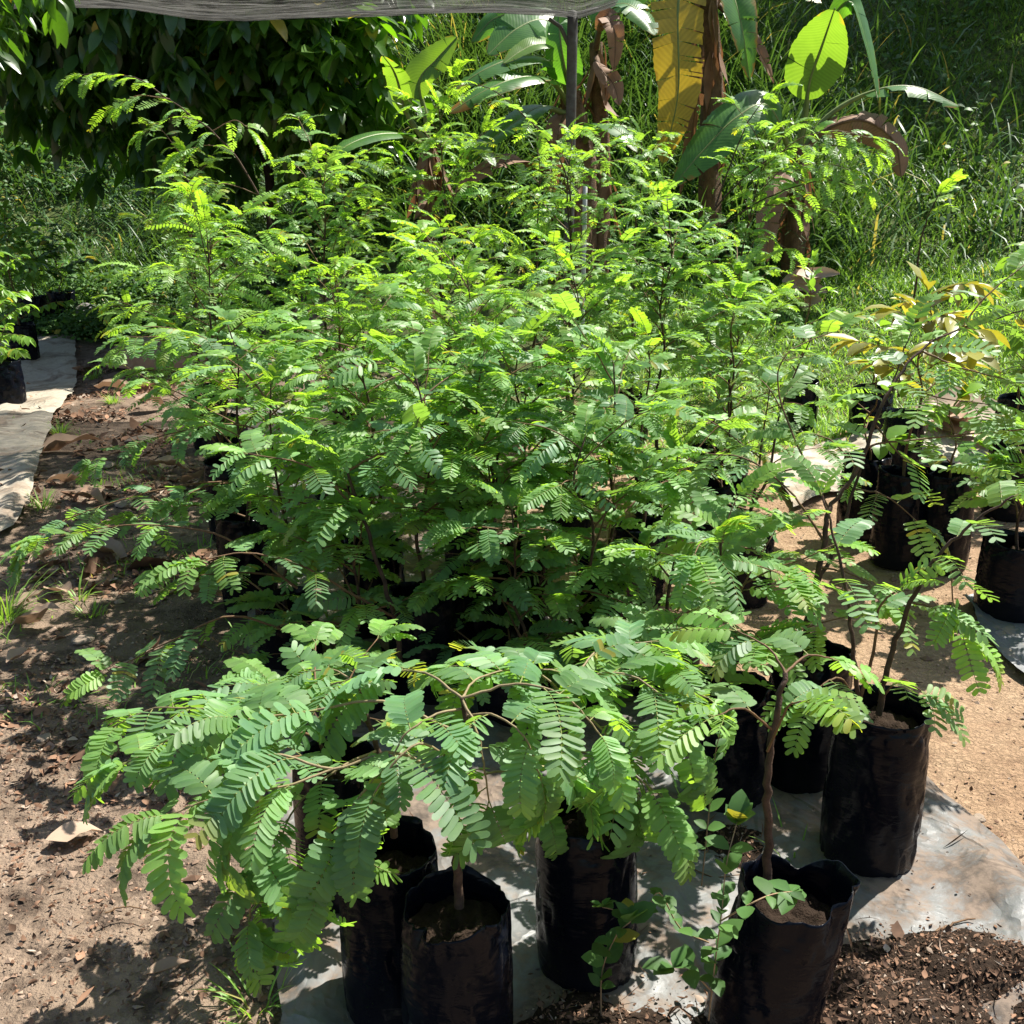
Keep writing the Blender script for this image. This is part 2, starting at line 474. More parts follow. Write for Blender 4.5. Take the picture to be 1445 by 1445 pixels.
# ------------------------------------------------------------------ light, world, camera
AZ = math.radians(50)            # sun behind the plants, to the right (from +Y towards +X)
EL = math.radians(57)
S = Vector((math.sin(AZ) * math.cos(EL), math.cos(AZ) * math.cos(EL), math.sin(EL)))
sun = bpy.data.lights.new('sun', 'SUN'); sun.energy = 5.0; sun.angle = math.radians(.53); sun.color = (1, .955, .87)
so = bpy.data.objects.new('sun', sun); col.objects.link(so)
so.rotation_euler = S.to_track_quat('Z', 'Y').to_euler(); so.location = (5, 6, 12)

w = bpy.data.worlds.new('World'); scn.world = w; w.use_nodes = True
wn = w.node_tree; bg = wn.nodes['Background']
sky = wn.nodes.new('ShaderNodeTexSky'); sky.sky_type = 'NISHITA'; sky.sun_disc = False
sky.sun_elevation = EL; sky.sun_rotation = AZ; sky.air_density = 1.2; sky.dust_density = 1.5
wn.links.new(sky.outputs[0], bg.inputs[0]); bg.inputs[1].default_value = .066

cam = bpy.data.cameras.new('camera'); co = bpy.data.objects.new('camera', cam); col.objects.link(co)
cam.sensor_width = 36; cam.lens = 36 * FPX / 1445; cam.clip_start = .05; cam.clip_end = 500
co.location = (0, 0, CAM_H); co.rotation_euler = (PI / 2 - PITCH, 0, 0)
scn.camera = co
scn.view_settings.view_transform = 'Standard'; scn.view_settings.look = 'None'
scn.view_settings.exposure = 1.27; scn.view_settings.gamma = 1; scn.view_settings.use_curve_mapping = False
scn.cycles.max_bounces = 7; scn.cycles.diffuse_bounces = 3; scn.cycles.glossy_bounces = 2
scn.cycles.transmission_bounces = 4; scn.cycles.transparent_max_bounces = 8
scn.cycles.caustics_reflective = False; scn.cycles.caustics_refractive = False
scn.cycles.sample_clamp_indirect = 6

# ------------------------------------------------------------------ ground
def build_ground():
    ys = np.concatenate([np.linspace(-6, 1.0, 14)[:-1], np.linspace(1.0, 4.0, 150)[:-1], np.linspace(4, 9, 120)[:-1], np.linspace(9, 20, 80)[:-1], np.geomspace(20, 120, 20)])
    xa = np.concatenate([np.linspace(0, 2.0, 100)[:-1], np.linspace(2, 5, 60)[:-1], np.linspace(5, 12, 40)[:-1], np.geomspace(12, 90, 16)])
    xs = np.concatenate([-xa[::-1], xa[1:]])
    X, Y = np.meshgrid(xs, ys)
    Z = ground_h(X, Y)
    V = np.stack([X, Y, Z], -1).reshape(-1, 3)
    ny, nx = X.shape
    i = np.arange(ny - 1)[:, None] * nx + np.arange(nx - 1)[None]
    F = np.stack([i, i + 1, i + nx + 1, i + nx], -1).reshape(-1, 4)
    mb = MB(); mb.add(V, F)
    return tag(mb.build('ground', M['earth']), kind='structure')
build_ground()

def sheet(name, left, right, mat, label, cat, lift=.012, n=60, m=40, wr=.018, seed=1):
    """plastic sheet lying between two ground polylines (world xy)"""
    L = smooth_path([np.array([*p, 0]) for p in left], 10); Rr = smooth_path([np.array([*p, 0]) for p in right], 10)
    def res(Q, n):
        d = np.concatenate([[0], np.cumsum(np.linalg.norm(np.diff(Q, axis=0), axis=1))])
        u = np.linspace(0, d[-1], n)
        return np.stack([np.interp(u, d, Q[:, k]) for k in range(3)], 1)
    L = res(L, n); Rr = res(Rr, n)
    u = np.linspace(0, 1, m)[None, :, None]
    G = L[:, None] * (1 - u) + Rr[:, None] * u
    x, y = G[..., 0], G[..., 1]
    e = (fbm(x * 7, y * 7, 3, seed) - .5) * .05
    x = x + e * (1 - 0 * u[..., 0]); y = y + (fbm(x * 6 + 9, y * 6, 3, seed + 3) - .5) * .05
    uu = u[..., 0] + 0 * x
    edge = np.minimum(uu, 1 - uu)
    rl = .018 * np.exp(-((edge - .04) / .03) ** 2)      # slight rolled hem
    z = ground_h(x, y) + lift + wr * (fbm(x * 4 + y * 2, y * 4 - x, 4, seed + 8)) + .016 * (1 - np.abs(2 * fbm(x * 3.3 + y * 1.7, y * 2.9 - x * 2.2, 3, seed + 11) - 1)) ** 5 + rl + .012 * np.abs(np.sin(9 * x + 5 * y + 4 * fbm(x * 3, y * 3, 2, 4)))
    V = np.stack([x, y, z], -1).reshape(-1, 3)
    i = np.arange(n - 1)[:, None] * m + np.arange(m - 1)[None]
    F = np.stack([i, i + 1, i + m + 1, i + m], -1).reshape(-1, 4)
    mb = MB(); mb.add(V, F)
    return tag(mb.build(name, mat), label, cat)

def G2(*pts): return [tuple(gp(a, b)[:2]) for a, b in pts]
sheet('ground_sheet', G2((405, 1600), (392, 1445), (380, 1250), (362, 1000), (345, 850), (318, 690), (305, 560)),
      [(1.05, 1.25), (1.10, 1.6), (1.14, 2.0), (1.0, 2.45), (.55, 2.9), (-.3, 4.2), (-1.2, 6.8)], M['grey_sheet'],
      'crumpled grey plastic ground sheet under the front black bags', 'ground sheet', n=140, m=90, seed=3)
sheet('ground_sheet', [(-6.6, 10.2), (-5.4, 7.0), (-3.6, 4.4)], G2((106, 470), (104, 540), (72, 610), (52, 690), (34, 742), (0, 762)),
      M['beige_sheet'], 'pale beige ground sheet along the far side of the path', 'ground sheet', n=80, m=40, wr=.03, seed=21)
sheet('ground_sheet', G2((1360, 850), (1390, 905), (1450, 960), (1560, 1010)), G2((1400, 835), (1460, 870), (1520, 900), (1640, 960)),
      M['dark_sheet'], 'dark grey strip of plastic sheet beside the right hand bag', 'ground sheet', n=50, m=16, seed=31)
sheet('ground_sheet', G2((1080, 655), (1180, 628), (1300, 612), (1420, 600)), G2((1120, 720), (1220, 690), (1300, 680), (1440, 672)),
      M['beige_sheet'], 'sunlit pale sheet lying behind the right hand row of bags', 'ground sheet', n=60, m=24, wr=.03, seed=41)
def slab():
    a = [gp(150, 512), gp(290, 528), gp(300, 486), gp(185, 484)]
    c = sum(a) / 4
    mb = MB(); n = 14
    u, v = np.meshgrid(np.linspace(0, 1, n), np.linspace(0, 1, n))
    q = [p[None, None] for p in a]; u = u[..., None]; v = v[..., None]
    T = (q[0] * (1 - u) + q[1] * u) * (1 - v) + (q[3] * (1 - u) + q[2] * u) * v
    z = ground_h(T[..., 0], T[..., 1]); T = T.copy()
    T[..., 0] += .03 * (fbm(T[..., 0] * 9, T[..., 1] * 9, 2, 2) - .5)
    B = T.copy(); T[..., 2] = .065 + .008 * fbm(T[..., 0] * 5, T[..., 1] * 5, 2, 3); B[..., 2] = -.03
    i = np.arange(n - 1)[:, None] * n + np.arange(n - 1)[None]
    F = np.stack([i, i + 1, i + n + 1, i + n], -1).reshape(-1, 4)
    rim = np.concatenate([np.arange(n), n * np.arange(1, n) + n - 1, n * (n - 1) + np.arange(n - 2, -1, -1), n * np.arange(n - 2, 0, -1)])
    k = len(rim); s = n * n
    side = np.array([[rim[j], rim[(j + 1) % k], rim[(j + 1) % k] + s, rim[j] + s] for j in range(k)])
    mb.add(np.concatenate([T.reshape(-1, 3), B.reshape(-1, 3)]) - np.array([c[0], c[1], 0]), np.concatenate([F, side]))
    o = mb.build('clay_slab', M['clay'], smooth=False); o.location = (c[0], c[1], 0)
    tag(o, 'flat orange brown clay slab lying across the path', 'slab')
slab()

# ------------------------------------------------------------------ grow bags
def bag_parts(root, dia, H, seed, collar=.07, lean=(0, 0), crease=1.0):
    """black plastic nursery bag with a floppy open collar; local coordinates, base at z=0"""
    rng = np.random.default_rng(seed)
    r = dia / 2; na = 72
    th = np.arange(na) / na * 2 * PI
    soil_z = H - collar
    zs = np.concatenate([[0., .004, .016, .04], np.linspace(.07, soil_z - .01, 16), soil_z + collar * np.linspace(.1, 1, 9)])
    ph = rng.uniform(0, 2 * PI, 8)
    prof = np.interp(zs, [0, .004, .016, .04, .1, H * .5, soil_z, H], [.80, .9, .97, 1.0, 1.03, 1.03, 1.0, .97])
    Vs = []
    for z, p in zip(zs, prof):
        up = max(0., (z - soil_z) / collar)
        wob = .012 * np.sin(2 * th + ph[0] + 5 * z) + .006 * np.sin(5 * th + ph[1] + 9 * z)
        wr = .020 * (fbm(np.cos(th) * 1.6 + 7 + z * 3, np.sin(th) * 1.6 + 5 + z * 22, 3, seed % 97) - .5) * (1.6 if z < .10 else 1.) - .075 * np.clip(1 - np.abs(2 * fbm(np.cos(th) * 2.1 + 3 + z * 9, np.sin(th) * 2.1 + 8 - z * 5, 2, seed % 89) - 1) * 5, 0, 1) ** 2 - .055 * np.clip(1 - np.abs(2 * fbm(np.cos(th) * 1.5 + 13 - z * 4, np.sin(th) * 1.5 + 2 + z * 16, 2, seed % 83) - 1) * 6, 0, 1) ** 2
        col_ = up * crease * (.05 * np.sin(2 * th + ph[5]) - .13 * np.exp(-((np.mod(th - ph[6], 2 * PI) - PI) / .16) ** 2) - .10 * np.exp(-((np.mod(th - ph[7], 2 * PI) - PI) / .13) ** 2) - .09 * np.exp(-((np.mod(th - ph[0], 2 * PI) - PI) / .2) ** 2) + .02 * np.sin(9 * th + ph[7]))
        rr = r * p * (1 + wob + wr + col_)
        zz = z + up * collar * (.14 * np.sin(2 * th + ph[2]) + .05 * np.sin(5 * th + ph[6])) * crease
        if z == 0: zz = zz + 0 * th
        Vs.append(np.stack([rr * np.cos(th) + lean[0] * z, rr * np.sin(th) + lean[1] * z, zz + 0 * th], 1))
    outer = len(Vs)
    # rim turned over, then inner wall down to the soil
    rimv = Vs[-1].copy(); ctr = np.array([lean[0] * H, lean[1] * H, 0])
    for k, (dz, sh) in enumerate(((.0, .985), (-collar * .35, .96), (-collar * .8, .95), (-collar * 1.25, .95))):
        base = Vs[outer - 1 - (0, 3, 6, 8)[k]]
        c2 = np.array([lean[0], lean[1], 0]) * base[:, 2:3]
        q = (base - c2) * np.array([sh, sh, 1]) + c2; q[:, 2] = base[:, 2] - (0.001 if k == 0 else .004)
        Vs.append(q)
    V = np.concatenate(Vs); n = len(Vs)
    F = []
    for i in range(n - 1):
        a = i * na + np.arange(na); b = i * na + (np.arange(na) + 1) % na
        F.append(np.stack([a, b, b + na, a + na], 1))
    F = np.concatenate(F)
    mb = MB(); mb.add(V, F)
    c = len(V)
    mb.add(np.array([[0, 0, .002]]), np.zeros((0, 3), int)) if False else None
    mb.F.append((np.array([list(range(na))[::-1]]), 0))
    bag = mb.build('grow_bag', M['bag'], root)
    # soil
    ms = MB(); k = 14
    rad = np.linspace(0, 1, k); A = np.arange(36) / 36 * 2 * PI
    Rg, Ag = np.meshgrid(rad, A, indexing='ij')
    x = Rg * np.cos(Ag) * r * .955; y = Rg * np.sin(Ag) * r * .955
    z = soil_z - .004 + (fbm(x * 55 + seed, y * 55, 4, 3) - .5) * .05 - .012 * Rg ** 3
    x = x + lean[0] * soil_z; y = y + lean[1] * soil_z
    Vv = np.stack([x, y, z], -1).reshape(-1, 3); FF = []
    for i in range(k - 1):
        a = i * 36 + np.arange(36); b = i * 36 + (np.arange(36) + 1) % 36
        FF.append(np.stack([a, b, b + 36, a + 36], 1))
    ms.add(Vv, np.concatenate(FF)); ms.build('soil', M['soil'], root)
    return soil_z

# ------------------------------------------------------------------ compound (pinnate) leaves
def pinnate(mb, P, D, U, L, npair, ll, lw, droop, rng, young, yel, detail=2, wave=.0, sweep=.28, tilt=.3, stalk=.10):
    """M pinnate leaves into one mesh. P base, D direction, U up, L lengths"""
    Mn = len(P)
    if Mn == 0: return
    P = np.asarray(P, float); D = nrm(D); U = np.asarray(U, float)
    U = nrm(U - D * (D * U).sum(1, keepdims=True)); Rr = np.cross(D, U)
    L = np.broadcast_to(L, (Mn,)); k = np.broadcast_to(droop, (Mn,))
    bend = rng.normal(0, .22, Mn)
    s = stalk + (1 - stalk) * (np.arange(npair) + .3) / npair
    def frame(s):
        ks = k[:, None] * s[None] ; k_ = np.where(np.abs(k) < 1e-3, 1e-3, k)[:, None]
        px = np.sin(ks) / k_; pz = -(1 - np.cos(ks)) / k_
        lat = bend[:, None] * s[None] ** 2 * .5
        C = P[:, None] + L[:, None, None] * (px[..., None] * D[:, None] + pz[..., None] * U[:, None] + lat[..., None] * Rr[:, None])
        T = nrm(np.cos(ks)[..., None] * D[:, None] - np.sin(ks)[..., None] * U[:, None] + (bend[:, None] * s[None])[..., None] * Rr[:, None])
        Nn = np.sin(ks)[..., None] * D[:, None] + np.cos(ks)[..., None] * U[:, None]
        R2 = np.cross(T, Nn)
        return C, T, Nn, R2
    C, T, Nn, R2 = frame(s)
    # size along the leaf: slightly smaller at both ends
    curlm = rng.normal(.12, .16, (Mn, 1)) + np.zeros((1, npair))
    env = np.interp(s, [0, stalk, .3, .8, 1.0], [.7, .78, 1.0, .92, .6])
    cols = np.stack([np.clip(young[:, None] + rng.normal(0, .07, (Mn, npair)), 0, 1), np.clip(rng.uniform(0, 1, (Mn, 1)) * .6 + rng.uniform(0, .4, (Mn, npair)), 0, 1),
                     np.clip(yel[:, None] * np.clip((s[None] - .55) * 2.2, 0, 1) + (rng.random((Mn, npair)) < .006) * .7, 0, 1)], -1)
    opening = rng.uniform(-.28, .22, Mn)[:, None]           # leaflets raised or hanging
    prof = {2: OBLONG, 1: OBLONG4, 0: OBLONG3}[detail]
    for sd in (-1, 1):
        f = sweep + rng.normal(0, .12, (Mn, 1)) + rng.normal(0, .05, (Mn, npair)) + np.interp(s, [0, .8, 1], [0, .1, .7])[None]
        e = opening + rng.normal(0, .06, (Mn, npair))
        A = sd * R2 * (np.cos(f) * np.cos(e))[..., None] + T * np.sin(f)[..., None] + Nn * np.sin(e)[..., None]
        tl = tilt + rng.normal(0, .10, (Mn, 1)) + rng.normal(0, .07, (Mn, npair))
        N2 = Nn * np.cos(tl)[..., None] - T * np.sin(tl)[..., None] - sd * R2 * np.sin(e)[..., None]
        keep = rng.random((Mn, npair)) > .04
        lsz = (L / np.median(L))[:, None] ** .6
        ln = (ll * env[None] * lsz * rng.uniform(.9, 1.1, (Mn, npair)))
        wd = (lw * np.sqrt(env)[None] * lsz * rng.uniform(.92, 1.08, (Mn, npair)))
        kk = keep.ravel()
        V, F, Cc = blades(C.reshape(-1, 3)[kk], A.reshape(-1, 3)[kk], N2.reshape(-1, 3)[kk], ln.ravel()[kk], wd.ravel()[kk] * .5, prof,
                          curl=curlm.ravel()[kk] + rng.normal(0, .14, kk.sum()), fold=rng.normal(.10, .09, kk.sum()) if detail else 0., mid=detail == 2, C=cols.reshape(-1, 3)[kk])
        mb.add(V, F, Cc, 0)
    # rachis
    ss = np.linspace(0, 1, 7); C, T, Nn, R2 = frame(ss)
    wv = np.linspace(1, .35, 7)[None, :, None] * (.0013 if detail < 2 else .0011)
    a = C + R2 * wv; b = C - R2 * wv; c = C - Nn * wv * 1.6
    V = np.stack([a, b, c], 2).reshape(-1, 3)
    f = []
    for i in range(6):
        for j in range(3):
            f.append([i * 3 + j, i * 3 + (j + 1) % 3, i * 3 + 3 + (j + 1) % 3, i * 3 + 3 + j])
    F = ((np.arange(Mn) * 21)[:, None, None] + np.array(f)[None]).reshape(-1, 4)
    mb.add(V, F, None, 1)

Zv = np.array([0, 0, 1.0])

def leaves_on(paths, rng, spacing, start=.2, out=.9, lift=.15, jit=.35):
    """leaf bases along branch polylines: returns P, D, U, rank (0 base .. 1 tip)"""
    P = []; D = []; rk = []
    for Q in paths:
        Q = np.asarray(Q); d = np.concatenate([[0], np.cumsum(np.linalg.norm(np.diff(Q, axis=0), axis=1))])
        tot = d[-1]; sgn = 1 if rng.random() < .5 else -1
        u = start * tot + spacing * rng.random()
        T = np.gradient(Q, axis=0)
        while u < tot:
            p = np.array([np.interp(u, d, Q[:, k]) for k in range(3)])
            t = nrm(np.array([np.interp(u, d, T[:, k]) for k in range(3)]))
            side = np.cross(t, Zv)
            if np.linalg.norm(side) < .25:
                a = rng.uniform(0, 2 * PI); side = np.array([math.cos(a), math.sin(a), 0])
            side = nrm(side)
            dd = t * (1 - out * .6) + side * sgn * out + Zv * lift + rng.normal(0, jit, 3) * np.array([1, 1, .6])
            P.append(p); D.append(dd); rk.append(u / tot)
            sgn = -sgn; u += spacing * rng.uniform(.7, 1.3)
        t = nrm(Q[-1] - Q[-2])
        for a in (-.5, .1, .6):
            side = nrm(np.cross(t, Zv) + 1e-6)
            P.append(Q[-1]); D.append(t + side * a + Zv * .1 + rng.normal(0, .15, 3)); rk.append(1.)
    P = np.array(P); D = nrm(np.array(D)); rk = np.array(rk)
    U = np.tile(Zv, (len(P), 1)) + rng.normal(0, .22, (len(P), 3))
    return P, D, U, rk

def grow(rng, base, H, R, nb, lean=(0, 0), nstem=1, bend=.06, lowest=.3, updir=.55, front=1.0):
    """stems and branches for a sapling. returns [(path, r0, r1)], leafy branch paths"""
    stems = []; leafy = []
    for si in range(nstem):
        a = rng.uniform(0, 2 * PI); spread = 0 if nstem == 1 else .22
        n = 6; p = np.array(base, float); pts = [p]
        tgt = np.array([lean[0] + spread * math.cos(a) * H, lean[1] + spread * math.sin(a) * H, H * (1 if si == 0 else rng.uniform(.7, .95))])
        for i in range(1, n + 1):
            t = i / n
            q = base + tgt * np.array([t ** 1.3, t ** 1.3, t]) + rng.normal(0, bend * .25, 3) * np.array([1, 1, .2]) * (t < 1)
            pts.append(q)
        Q = smooth_path(pts, 4)
        r0 = .0042 + .0050 * H; stems.append((Q, r0, .0022))
        az = rng.uniform(0, 2 * PI)
        m = max(3, nb // nstem)
        for j in range(m):
            t = lowest + (1 - lowest) * (j + rng.random() * .6) / m
            p0 = Q[min(len(Q) - 2, int(t * (len(Q) - 1)))]
            az += 2.4 + rng.normal(0, .35)
            ln = R * (1.05 - .55 * t) * rng.uniform(.65, 1.15)
            ln *= 1 - (1 - front) * max(0., -math.sin(az))
            el = updir + rng.normal(0, .16) + .25 * t
            d = np.array([math.cos(az) * math.cos(el), math.sin(az) * math.cos(el), math.sin(el)])
            pp = [p0]; v = d.copy()
            for k in range(4):
                v = nrm(v + np.array([0, 0, -.13]) + rng.normal(0, .08, 3)); pp.append(pp[-1] + v * ln / 4)
            B = smooth_path(pp, 4); stems.append((B, .0034 * (1.2 - .6 * t) + .0006, .0011)); leafy.append(B)
        leafy.append(Q[int(len(Q) * .62):])
    return stems, leafy

def place(base):
    return np.array([base[0], base[1], float(ground_h(base[0], base[1]))])

def tube_all(mb, stems, sides=6, mi=0):
    for Q, r0, r1 in stems:
        n = len(Q); rr = r0 + (r1 - r0) * np.linspace(0, 1, n) ** .8
        tube_into(mb, Q, rr, sides, None, mi)

GRP = 'feathery saplings in black nursery bags'
def sapling(label, base, H, R, nb, seed, dia=.20, bagH=.38, leafL=.20, npair=11, ll=.030, lw=.0115, spacing=.055, lean=(0, 0), nstem=1, young=.4,
            yel=.04, extra=(), detail=1, droop=(.5, 1.3), group=GRP, auto=True, baglean=(0, 0), collar=.06, stempaths=(), lowest=.3, updir=.55, tiplift=.15, stem_r=None, young_tip=.35, crease=1.0, twig='dark', front=1.0):
    rng = np.random.default_rng(seed)
    loc = place(base)
    root = thing('sapling', label, 'sapling', loc, group)
    sz = bag_parts(root, dia, bagH, seed, collar, baglean, crease)
    b0 = np.array([baglean[0] * sz, baglean[1] * sz, sz - .02])
    stems, leafy = ([], [])
    if auto:
        stems, leafy = grow(rng, b0, H - sz, R, nb, lean, nstem, lowest=lowest, updir=updir, front=front)
    for Q, r0, r1, lf in stempaths:                     # explicit world-space stems (lf: share from which leaves grow, None = bare)
        Q = smooth_path([np.asarray(q) - loc for q in Q], 6); Q[1:-1] += rng.normal(0, min(.002, r0 * .22), Q[1:-1].shape)
        stems.append((Q, r0, r1))
        if lf is not None: leafy.append(Q[int(len(Q) * lf):])
    if twig == 'pale': stems = [(q[0], q[1] * (1 if q[1] >= .005 else .74), q[2] * .8) for q in stems]
    ms = MB()
    tube_all(ms, [q for q in stems if q[1] >= .005], 9 if detail == 2 else 6)
    tube_all(ms, [q for q in stems if q[1] < .005], 7 if detail == 2 else 5, 1)
    ms.build('stem', [M['bark'], M['green_twig' if twig == 'pale' else 'twig']], root)
    P, D, U, rk = leaves_on(leafy, rng, spacing, lift=tiplift)
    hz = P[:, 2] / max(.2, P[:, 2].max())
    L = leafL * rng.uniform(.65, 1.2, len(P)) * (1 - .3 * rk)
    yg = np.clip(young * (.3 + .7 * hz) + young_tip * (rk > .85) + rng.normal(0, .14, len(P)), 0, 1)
    ye = (rng.random(len(P)) < yel) * rng.uniform(.2, .7, len(P))
    mf = MB()
    # a few size classes so that leaflet counts differ from leaf to leaf
    cls = rng.integers(0, 3, len(P))
    for c in range(3):
        k = cls == c
        np_ = npair + (-2, 0, 2)[c]
        pinnate(mf, P[k], D[k], U[k], L[k] * (.88, 1., 1.12)[c], np_, ll, lw, rng.uniform(*droop, k.sum()), rng, yg[k], ye[k], detail)
    mf.build('foliage', [M['sapling_leaf'], M['rachis']], root)
    return root

def px(*pts): return [at(*p) for p in pts]

# ---------------------------------------------------------------- front, hero plants
FL = dict(leafL=.185, npair=14, ll=.034, lw=.0112, detail=2, young=.18, yel=.14, auto=False, spacing=.034, droop=(.9, 2.0), tiplift=.34, twig='pale')
b = gp(648, 1511)
sapling('front sapling with drooping sage leaves over the nearest black bag', (b[0], 1.42), 0, 0, 0, 11, dia=.185, bagH=.345, collar=.045, crease=1.5,
        stempaths=[
            (px((648, 1280, 1.42), (645, 1190, 1.42), (650, 1110, 1.42), (660, 1040, 1.43), (652, 985, 1.44)), .0085, .005, None),
            (px((650, 1110, 1.42), (560, 1062, 1.40), (470, 1085, 1.37), (372, 1068, 1.35), (364, 1180, 1.34), (352, 1300, 1.34)), .0042, .0018, .22),
            (px((655, 1040, 1.43), (540, 990, 1.45), (430, 1005, 1.46), (330, 1020, 1.47), (250, 1040, 1.47), (180, 1075, 1.46)), .0040, .0016, .25),
            (px((470, 1085, 1.37), (400, 1110, 1.33), (320, 1120, 1.31), (240, 1150, 1.30)), .0030, .0014, .1),
            (px((652, 985, 1.44), (672, 1030, 1.40), (683, 1085, 1.38), (690, 1130, 1.38)), .0034, .0016, .0),
            (px((652, 985, 1.44), (730, 965, 1.45), (800, 985, 1.42), (850, 1040, 1.40)), .0034, .0016, .1),
            (px((650, 1080, 1.42), (590, 1050, 1.36), (540, 1100, 1.33), (510, 1170, 1.32)), .0034, .0016, .1),
            (px((560, 1062, 1.40), (520, 1110, 1.35), (470, 1180, 1.33), (440, 1250, 1.32)), .0030, .0014, .1),
            (px((652, 985, 1.44), (600, 950, 1.50), (540, 950, 1.54), (470, 965, 1.57)), .0034, .0016, .1),
            (px((652, 1000, 1.44), (610, 1010, 1.40), (570, 1040, 1.37), (545, 1090, 1.36)), .0030, .0016, .1),
            (px((655, 1010, 1.44), (700, 1010, 1.40), (740, 1040, 1.37), (760, 1090, 1.36)), .0030, .0016, .1),
            (px((652, 985, 1.44), (670, 960, 1.52), (720, 945, 1.58), (780, 945, 1.62)), .0030, .0016, .0),
            (px((650, 1100, 1.42), (700, 1090, 1.46), (760, 1080, 1.50), (800, 1090, 1.52)), .0030, .0016, .2),
        ], **FL)
b = gp(828, 1378)
sapling('sapling with long arching leaves in tilted bag right of the nearest bag', (b[0], b[1]), 0, 0, 0, 12, dia=.19, bagH=.37, baglean=(-.03, .02),
        stempaths=[
            (px((822, 1190, 1.66), (815, 1090, 1.66), (810, 1010, 1.66), (815, 950, 1.67)), .0075, .004, None),
            (px((815, 960, 1.67), (880, 950, 1.66), (940, 990, 1.62), (975, 1060, 1.60)), .0036, .0016, .0),
            (px((812, 1000, 1.66), (760, 950, 1.68), (700, 935, 1.70), (640, 940, 1.72)), .0036, .0016, .1),
            (px((815, 1060, 1.66), (870, 1070, 1.60), (900, 1120, 1.57)), .0032, .0016, .1),
            (px((815, 1060, 1.66), (780, 1080, 1.60), (770, 1140, 1.57)), .0032, .0016, .1),
            (px((815, 950, 1.67), (850, 915, 1.75), (920, 905, 1.80)), .0032, .0016, .0),
            (px((815, 970, 1.67), (870, 960, 1.72), (930, 960, 1.76), (1000, 985, 1.78)), .0032, .0016, .1),
            (px((815, 1000, 1.66), (850, 1030, 1.58), (880, 1080, 1.54), (930, 1120, 1.53)), .0032, .0016, .1),
        ], **FL)
b = gp(556, 1425)
sapling('sapling in the dark bag left of and behind the nearest bag', (b[0], b[1]), 0, 0, 0, 13, dia=.18, bagH=.37,
        stempaths=[
            (px((556, 1180, 1.52), (540, 1090, 1.53), (520, 1020, 1.55), (505, 970, 1.57)), .007, .004, None),
            (px((520, 1020, 1.55), (440, 980, 1.58), (370, 985, 1.60), (310, 1000, 1.62), (220, 1000, 1.64), (150, 1030, 1.64)), .0036, .0015, .15),
            (px((505, 970, 1.57), (470, 945, 1.62), (420, 950, 1.66)), .0032, .0016, .0),
            (px((530, 1060, 1.53), (470, 1090, 1.47), (410, 1150, 1.43), (390, 1220, 1.41)), .0034, .0016, .2),
        ], **FL)
MID = dict(leafL=.17, npair=12, ll=.033, lw=.0118, detail=2, yel=.05, spacing=.05)
sapling('sapling in the second dark bag along the left edge of the front sheet', (-.36, 1.86), .54, .30, 6, 14, dia=.19, bagH=.36, young=.2, lean=(-.12, 0), **MID)
# ---- right hand front: tall leaning stem
b = gp(1062, 1468)
LV = dict(leafL=.155, npair=9, ll=.030, lw=.0115, detail=2, yel=.10, spacing=.055, auto=False)
sapling('short sapling with thin stem in the crumpled front right bag', (b[0], b[1]), 0, 0, 0, 15, dia=.196, bagH=.345, baglean=(.16, .0), collar=.07, young=.25,
        crease=1.6, stempaths=[
            (px((1085, 1262, 1.50), (1083, 1160, 1.50), (1084, 1076, 1.50), (1097, 997, 1.52), (1108, 950, 1.54)), .0085, .0045, None),
            (px((1083, 1060, 1.50), (1110, 1000, 1.44), (1130, 990, 1.42)), .0026, .0013, .3),
            (px((1108, 950, 1.54), (1085, 915, 1.58), (1040, 890, 1.62)), .0026, .0013, .1),
            (px((1108, 950, 1.54), (1140, 925, 1.58), (1175, 930, 1.60)), .0026, .0013, .2),
            (px((1090, 1030, 1.51), (1050, 1000, 1.48), (1010, 1010, 1.46)), .0026, .0013, .1),
        ], **LV)
b = gp(1128, 1108); E = b[1] - 1.58
def pe(*p): return [at(x, y, d + E) for x, y, d in p]
